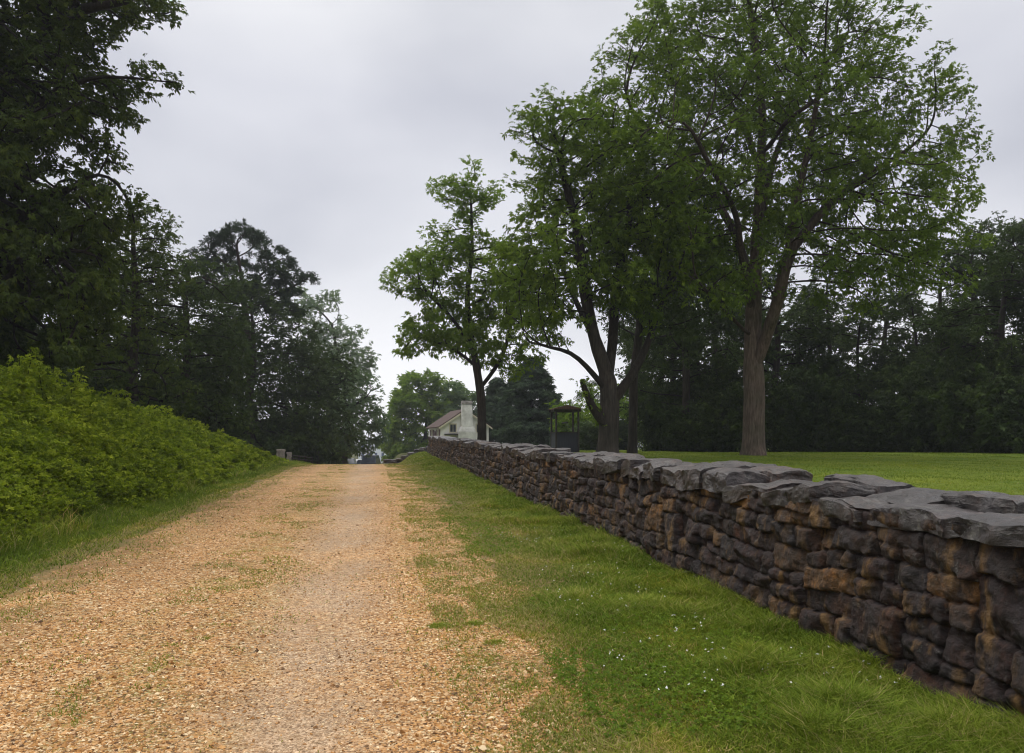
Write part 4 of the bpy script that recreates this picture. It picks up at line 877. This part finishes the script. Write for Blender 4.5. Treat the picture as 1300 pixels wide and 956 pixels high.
    while x < 4.9:
        for lv, hh in ((0, .2), (.19, .19), (.36, .12)):
            w = r2.uniform(.3, .55); p = CV.copy(); 
            p /= np.maximum(1, (np.abs(p) ** 6).sum(1, keepdims=True) ** (1 / 6)) ; sdd = int(r2.integers(999))
            X = p[:, 0] * w / 2 * 1.1; Y = p[:, 1] * .25; Zc = p[:, 2] * hh / 2 * 1.1
            X += .05 * fbm(X * 6 + sdd, Y * 6, Zc * 6, 3, sdd); Y += .05 * fbm(X * 6, Y * 6 + sdd, Zc * 6, 3, sdd + 1); Zc += .04 * fbm(X * 6, Y * 6, Zc * 6 + sdd, 3, sdd + 2)
            hs = .75 + .25 * math.sin(x * 2)
            o = mesh_np('wall_stone', np.stack([X, Y, Zc], -1), [CF], M['cap'], t2); xx = x + (lv > .1) * .15
            o.location = (xx, 57.5 + .05 * r2.normal(), gz1(xx, 57.5) + (lv + hh / 2) * hs)
        x += .42
wall()

# ------------------------------------------------------------------ buildings, well house, piers, cars
M['white'] = simple('white_boards', (.82, .81, .77), (.88, .87, .83), 3, .7, .25, (.4, .4, 14), .2, 4, .02)
M['chim'] = simple('whitewashed_masonry', (.45, .44, .42), (.90, .89, .87), 1.3, .85, .6, None, .1, 8, .05)
M['soot'] = simple('sooty_masonry', (.14, .13, .12), (.50, .48, .45), 3, .9, .6, None, .1, 8, .05)
M['trim'] = simple('cream_trim', (.55, .5, .38), (.68, .64, .5), 4, .6, .1)
M['shingle'] = simple('brown_shingle', (.04, .026, .022), (.11, .07, .06), 5, .8, .6, (1, 6, 6), .2)
M['shut'] = simple('shutter_brown', (.05, .018, .014), (.09, .03, .025), 6, .6, .2)
M['glass'] = simple('window_glass', (.02, .025, .035), (.05, .06, .08), 2, .15, .02, None, .6)
M['wood'] = simple('weathered_wood', (.018, .015, .014), (.055, .045, .038), 7, .8, .4, (1, 1, .2))
M['slate'] = simple('dark_blue_boards', (.020, .022, .032), (.04, .042, .058), 5, .7, .3, (5, 5, .3))
M['pier'] = simple('pier_stone', (.15, .13, .11), (.36, .32, .27), 6, .85, .7)
def house():
    D0 = 75.0; b = S(560, 500, D0); gzh = .93; phi = math.radians(15) 
    # local frame: x along the gable end (to the right), y back
    rz = -(YAW) + phi + math.radians(2)
    t = thing('white_house', 'small white cottage with a brown shingle roof and broad outside chimney beyond the wall', 'house', (b[0], b[1], gzh), rz)
    Wd, Ln, Hw, Hr = 4.7, 6.2, 2.55, 1.55
    m = MB(); m.prism([(0, 0), (Wd, 0), (Wd, Hw), (Wd / 2, Hw + Hr), (0, Hw)], 1, 0, Ln); w = m.build('wall', M['white'], t)
    def slope(sgn, nm):
        mm = MB(); ex = .28; n = math.hypot(Wd / 2, Hr); dx, dz = (Wd / 2) / n, Hr / n
        ax = Wd / 2; az = Hw + Hr + .05
        e = (ax + sgn * (Wd / 2 + ex), az - (Wd / 2 + ex) * Hr / (Wd / 2)); th = .09
        mm.prism([(ax, az), e, (e[0], e[1] + th), (ax, az + th)] if sgn > 0 else [(ax, az), (ax, az + th), (e[0], e[1] + th), e], 1, -.28, Ln + .25); return mm.build(nm, M['shingle'], t)
    slope(1, 'roof'); slope(-1, 'roof')
    for sgn in (-1, 1):        # barge boards
        mm = MB(); ax = Wd / 2; ex = .28; az = Hw + Hr + .04; e = (ax + sgn * (Wd / 2 + ex), az - (Wd / 2 + ex) * Hr / (Wd / 2)); th = -.17
        P = [(ax, az), e, (e[0], e[1] + th), (ax, az + th)]
        mm.prism(P, 1, -.33, -.285); mm.build('bargeboard', M['trim'], t)
    # chimney
    c = Wd * .51; m = MB()
    m.box((c, -.45, 1.0), (1.75, .85, 2.0)); m.box((c, -.45, 2.25), (1.70, .80, .5), taper=.72); m.box((c, -.45, 3.55), (1.08, .58, 2.12), taper=.90); q = MB(); q.box((c, -.45, 4.70), (1.04, .62, .16)); q.box((c, -.45, 4.87), (1.0, .5, .16)); q.build('chimney_top', M['soot'], t, .03)
    m.build('chimney', M['chim'], t, .03)
    def window(x, z, w, h, face='front', shutter=False):
        m = MB()
        if face == 'front': fr = [((x, -.03, z + h / 2 + .05), (w + .2, .06, .1)), ((x, -.03, z - h / 2 - .05), (w + .2, .06, .1)), ((x - w / 2 - .05, -.03, z), (.1, .06, h)), ((x + w / 2 + .05, -.03, z), (.1, .06, h)), ((x, -.03, z), (.04, .04, h))]; gl = ((x, -.012, z), (w, .02, h))
        else: fr = [((-.03, x, z + h / 2 + .05), (.06, w + .2, .1)), ((-.03, x, z - h / 2 - .05), (.06, w + .2, .1)), ((-.03, x - w / 2 - .05, z), (.06, .1, h)), ((-.03, x + w / 2 + .05, z), (.06, .1, h)), ((-.03, x, z), (.04, .04, h))]; gl = ((-.012, x, z), (.02, w, h))
        for a, b_ in fr: m.box(a, b_)
        f = m.build('window', M['trim'], t); g = MB(); g.box(*gl); g.build('pane', M['glass'], f)
        if shutter:
            for s in (-1, 1): q = MB(); q.box((-.035, x + s * (w / 2 + .36), z), (.05, .42, h + .1)); q.build('shutter', M['shut'], t)
    window(1.15, 2.35, .55, .72); window(3.75, 2.35, .55, .72); window(1.25, 1.0, .7, 1.0)
    window(1.35, 1.55, .6, 1.3, 'side', True); window(4.3, 1.55, .6, 1.3, 'side', True)
    q = MB(); q.box((-.03, 2.85, 1.05), (.06, .85, 2.1)); q.build('door', M['shut'], t)
    q = MB(); q.box((1.05, -.3, 1.75), (1.5, .55, .12)); q.build('pent_roof', M['wood'], t)
    # pale building far down the lane
    b = S(455, 500, 165); g = gz1(b[0], b[1]) ; t = thing('pale_building', 'pale building with tall windows glimpsed past the road crest between the trees', 'building', (b[0], b[1], g), -YAW)
    z1 = S(0, 558, 165)[2] - g; m = MB(); m.prism([(0, 0), (9.4, 0), (9.4, z1 - 1.2), (4.7, z1 + .6), (0, z1 - 1.2)], 1, 0, 7); m.build('wall', M['pwhite'], t)
    m = MB(); m.prism([(-.4, z1 - 1.35), (4.7, z1 + .65), (9.8, z1 - 1.35), (9.8, z1 - 1.1), (4.7, z1 + .95), (-.4, z1 - 1.1)], 1, -.4, 7.4); m.build('roof', M['proof'], t)
    for x in (.9, 2.3, 3.7, 5.1, 6.3, 7.3, 8.5):
        for z in (1.6, 4.0):
            m = MB(); m.box((x, -.03, z), (.75, .08, 1.7)); f = m.build('window', M['pwhite'], t); m = MB(); m.box((x, -.08, z), (.5, .04, 1.4)); m.build('pane', M['pglass'], f)
M['pwhite'] = simple('pale_wall', (.72, .76, .80), (.80, .84, .88), 2, .7, .05)
M['proof'] = simple('pale_roof', (.35, .38, .42), (.45, .48, .52), 2, .6, .1)
M['pglass'] = simple('blue_glass', (.10, .14, .22), (.16, .2, .3), 2, .2, .02)
house()
def well():
    D = 45.0; b = onground(717, D, -.02); H = S(0, 518, D)[2] - b[2]
    t = thing('well_house', 'dark wooden well house with four posts, boarded lower sides and a rusty brown roof', 'well house', tuple(b), -YAW + .16)
    w = .64
    for x in (-w, w):
        for y in (-w, w): m = MB(); m.box((x, y, H / 2 - .1), (.10, .10, H - .2)); m.build('post', M['wood'], t, .01)
    for i, (c, d) in enumerate((((0, -w, .55), (2 * w - .1, .05, 1.1)), ((0, w, .55), (2 * w - .1, .05, 1.1)), ((-w, 0, .55), (.05, 2 * w - .1, 1.1)), ((w, 0, .55), (.05, 2 * w - .1, 1.1)))):
        m = MB(); m.box(c, d); m.build('side_panel', M['slate'], t)
    m = MB(); m.box((0, -w, 1.13), (2 * w + .12, .14, .06)); m.box((0, w, 1.13), (2 * w + .12, .14, .06)); m.box((-w, 0, 1.13), (.14, 2 * w - .14, .06)); m.box((w, 0, 1.13), (.14, 2 * w - .14, .06)); m.build('rail', M['wood'], t)
    m = MB(); hz = H - .16; m.box((0, -w, hz), (2 * w + .3, .1, .14)); m.box((0, w, hz), (2 * w + .3, .1, .14)); m.box((-w, 0, hz - .0), (.1, 2 * w - .1, .13)); m.box((w, 0, hz), (.1, 2 * w - .1, .13)); m.build('beam', M['wood'], t)
    m = MB(); e = w + .14; m.prism([(-e, hz + .06), (e, hz + .06), (e, hz + .11), (0, hz + .30), (-e, hz + .11)], 1, -e, e); m.build('roof', M['rust'], t)
    m = MB(); m.tube((0, -w, 1.7), (0, w, 1.7), .05); m.build('windlass', M['wood'], t)
M['rust'] = simple('rusty_shingle', (.05, .025, .02), (.13, .065, .045), 6, .8, .6, (6, 1, 1))
well()
def piers():
    for px, w, h, lb, nm in ((356.5, .50, .84, 'wider stone gate pier with a capstone at the end of the bank', 'gate_pier'), (367, .3, .62, 'narrow shorter stone pier right beside the wider gate pier', 'gate_pier')):
        D = 52.0; b = onground(px, D, -.05); t = thing(nm, lb, 'gate pier', tuple(b), .2)
        m = MB(); zz = 0; r = random.Random(int(px))
        while zz < h:
            hh = r.uniform(.09, .17); ww = w * r.uniform(.93, 1.05); m.box((r.uniform(-.02, .02), 0, zz + hh / 2), (ww, w * r.uniform(.93, 1.05), hh - .012), r.uniform(-.05, .05)); m.box((0, 0, zz + hh - .006), (w * .86, w * .86, .014)); zz += hh
        m.build('shaft', M['pier'], t, .012); m = MB(); m.box((0, 0, zz + .05), (w * 1.15, w * 1.15, .1), 0, .9); m.build('cap', M['pier'], t, .015)
    for a, b_, lb in ((352, 326, 'low dark rail fence running left from the gate piers into the bank'), (371, 396, 'low dark rail fence running right from the gate piers to the road')):
        p, q = onground(a, 52), onground(b_, 55); t = thing('rail_fence', lb, 'fence', tuple(p)); d = q - p
        for k in (0, .33, .66, 1): m = MB(); c = d * k; m.box((c[0], c[1], c[2] + .25), (.09, .09, .6)); m.build('post', M['wood'], t)
        for z in (.28, .48): m = MB(); m.tube((0, 0, z), (d[0], d[1], d[2] + z), .035, .035, 6); m.build('rail', M['wood'], t)
piers()
def cars():
    def car(px, D, c, lb, rz, suv=0):
        b = onground(px, D); t = thing('parked_car', lb, 'car', tuple(b), rz, 'cars parked beyond the road crest'); h = 1.42 + .3 * suv
        pm = simple('car_paint', c, c, 3, .25, 0, None, .6)
        # cross-section along the length, tapered cabin
        def loft(secs, m):
            mb = MB(); n = 8; V = []
            for (y, w, z0, z1) in secs: V += [(-w, y, z0), (-w * 1.0, y, z0 + (z1 - z0) * .6), (-w * .92, y, z1), (-w * .4, y, z1 + .02), (w * .4, y, z1 + .02), (w * .92, y, z1), (w, y, z0 + (z1 - z0) * .6), (w, y, z0)]
            k = len(secs); Fq = [tuple(range(n)), tuple((k - 1) * n + i for i in range(n - 1, -1, -1))]
            for s in range(k - 1):
                for i in range(n): Fq.append((s * n + i, s * n + (i + 1) % n, (s + 1) * n + (i + 1) % n, (s + 1) * n + i)[::-1])
            mb.add(V, Fq); return mb
        body = loft([(-2.2, .72, .32, .62), (-2.05, .86, .22, .78), (-1.0, .9, .2, .92), (0, .9, .2, .95), (1.3, .9, .2, .95), (2.1, .86, .22, .9), (2.22, .75, .32, .72)], pm).build('body', pm, t, .03)
        cab = MB(); yl = [(-1.15, .93), (-.45, h), (1.2 + .5 * suv, h), (1.75 + .25 * suv, .93)]
        V = [];
        for y, z in yl: ww = .8 if z < 1 else .64; V += [(-ww, y, z), (ww, y, z)]
        cab.add(V, [(0, 1, 3, 2), (2, 3, 5, 4), (4, 5, 7, 6), (0, 2, 4, 6), (1, 7, 5, 3), (0, 6, 7, 1)]); cab.build('cabin', M['glass'], t, .02)
        rf = MB(); rf.box((0, (yl[1][0] + yl[2][0]) / 2, h + .012), (1.24, yl[2][0] - yl[1][0] - .05, .05)); rf.build('roof', pm, t, .02)
        for x in (-.8, .8):
            for y in (-1.35, 1.35):
                m = MB(); m.tube((x - .1, y, .32), (x + .1, y, .32), .32, .32, 16); wh = m.build('tyre', M['tyre'], t); m = MB(); m.tube((x - .11, y, .32), (x + .11, y, .32), .19, .19, 12); m.build('rim', M['rim'], wh)
        for x in (-.62, .62): m = MB(); m.box((x, -2.16, .66), (.3, .12, .13)); m.build('headlight', M['rim'], t, .02)
    car(442, 84, (.05, .07, .09), 'dark blue-grey car leftmost past the road crest, only its top showing', -YAW + .1)
    car(452, 92, (.65, .68, .72), 'white car between the two dark cars past the road crest', -YAW - .5)
    car(470, 83, (.02, .025, .035), 'nearly black tall car right of the white car past the road crest', -YAW, 1)
M['tyre'] = simple('tyre_rubber', (.02, .02, .02), (.03, .03, .03)); M['rim'] = simple('bright_metal', (.5, .5, .52), (.6, .6, .62), 3, .3, 0)
cars()

# ------------------------------------------------------------------ small things on the ground
def small():
    r = np.random.default_rng(99)
    def gp(px, py):
        D = EYE / (py - 545) * F; return S(px, py, D)
    for (x, y, n, rad, lb) in ((561, 796, 420, .10, 'larger bright green grass tuft growing alone in the gravel'), (601, 793, 260, .07, 'smaller bright green grass tuft beside the larger one in the gravel'), (572, 817, 200, .07, 'sparse green weed tuft in the gravel nearest the camera')):
        if y == 817: x = 628
        p = gp(x, y); a = r.uniform(0, 6.28, n); q = rad * np.sqrt(r.random(n)); u, v = p[0] + np.cos(a) * q * 1.3, p[1] + np.sin(a) * q
        o = blades('grass_tuft', u, v, .035 * r.uniform(.5, 1.4, n) * (1.2 - q / rad * .6), np.full(n, .006), M['grass'], np.clip(r.normal(.55, .1, n), 0, .8), .7); tag(o, lb, 'grass tuft')
    n = 420; v = sample_v(n, 4.5, 24, 1.3); u = r.uniform(1.5, 3.4, n); k = vnoise(u * .9, v * .5, s=91) > .05; u, v = u[k], v[k]; n = len(u)
    z = gz(u, v) + r.uniform(.05, .10, n); C = np.stack([u, v, z], -1); V, rn = sprays(C, 2, .003, 6, .010, .006, None, -.6, r, .3)
    tag(leaves_obj('clover_flowers', V, rn, M['petal']), kind='stuff')
    # clover and low broad leaves in the verge
    n = 9000; v = sample_v(n, 4, 30, 1.4); u = r.uniform(1.2, 3.4, n); k = vnoise(u * 1.2, v * .8, s=92) > .1; u, v = u[k], v[k]; z = gz(u, v) + r.uniform(.015, .05, len(u))
    V, rn = sprays(np.stack([u, v, z], -1), 2, .03, 3, .022, .02, None, -.2, r, .4); tag(leaves_obj('clover_patches', V, np.clip(rn, 0, 1), M['leafb']), kind='stuff')
M['petal'] = simple('petal_white', (.7, .7, .66), (.8, .8, .78), 3, .6, 0)
small()

def haze():
    m, nt, L, out = mat('haze_air'); v = N(nt, 'ShaderNodeVolumePrincipled'); v.inputs['Color'].default_value = (.86, .9, .97, 1); v.inputs['Density'].default_value = .0005; v.inputs['Anisotropy'].default_value = .2
    L(v.outputs[0], out.inputs['Volume']); b = MB(); b.box((0, 350, 12), (1900, 2320, 36)); o = b.build('haze', m); tag(o, kind='stuff')
haze()
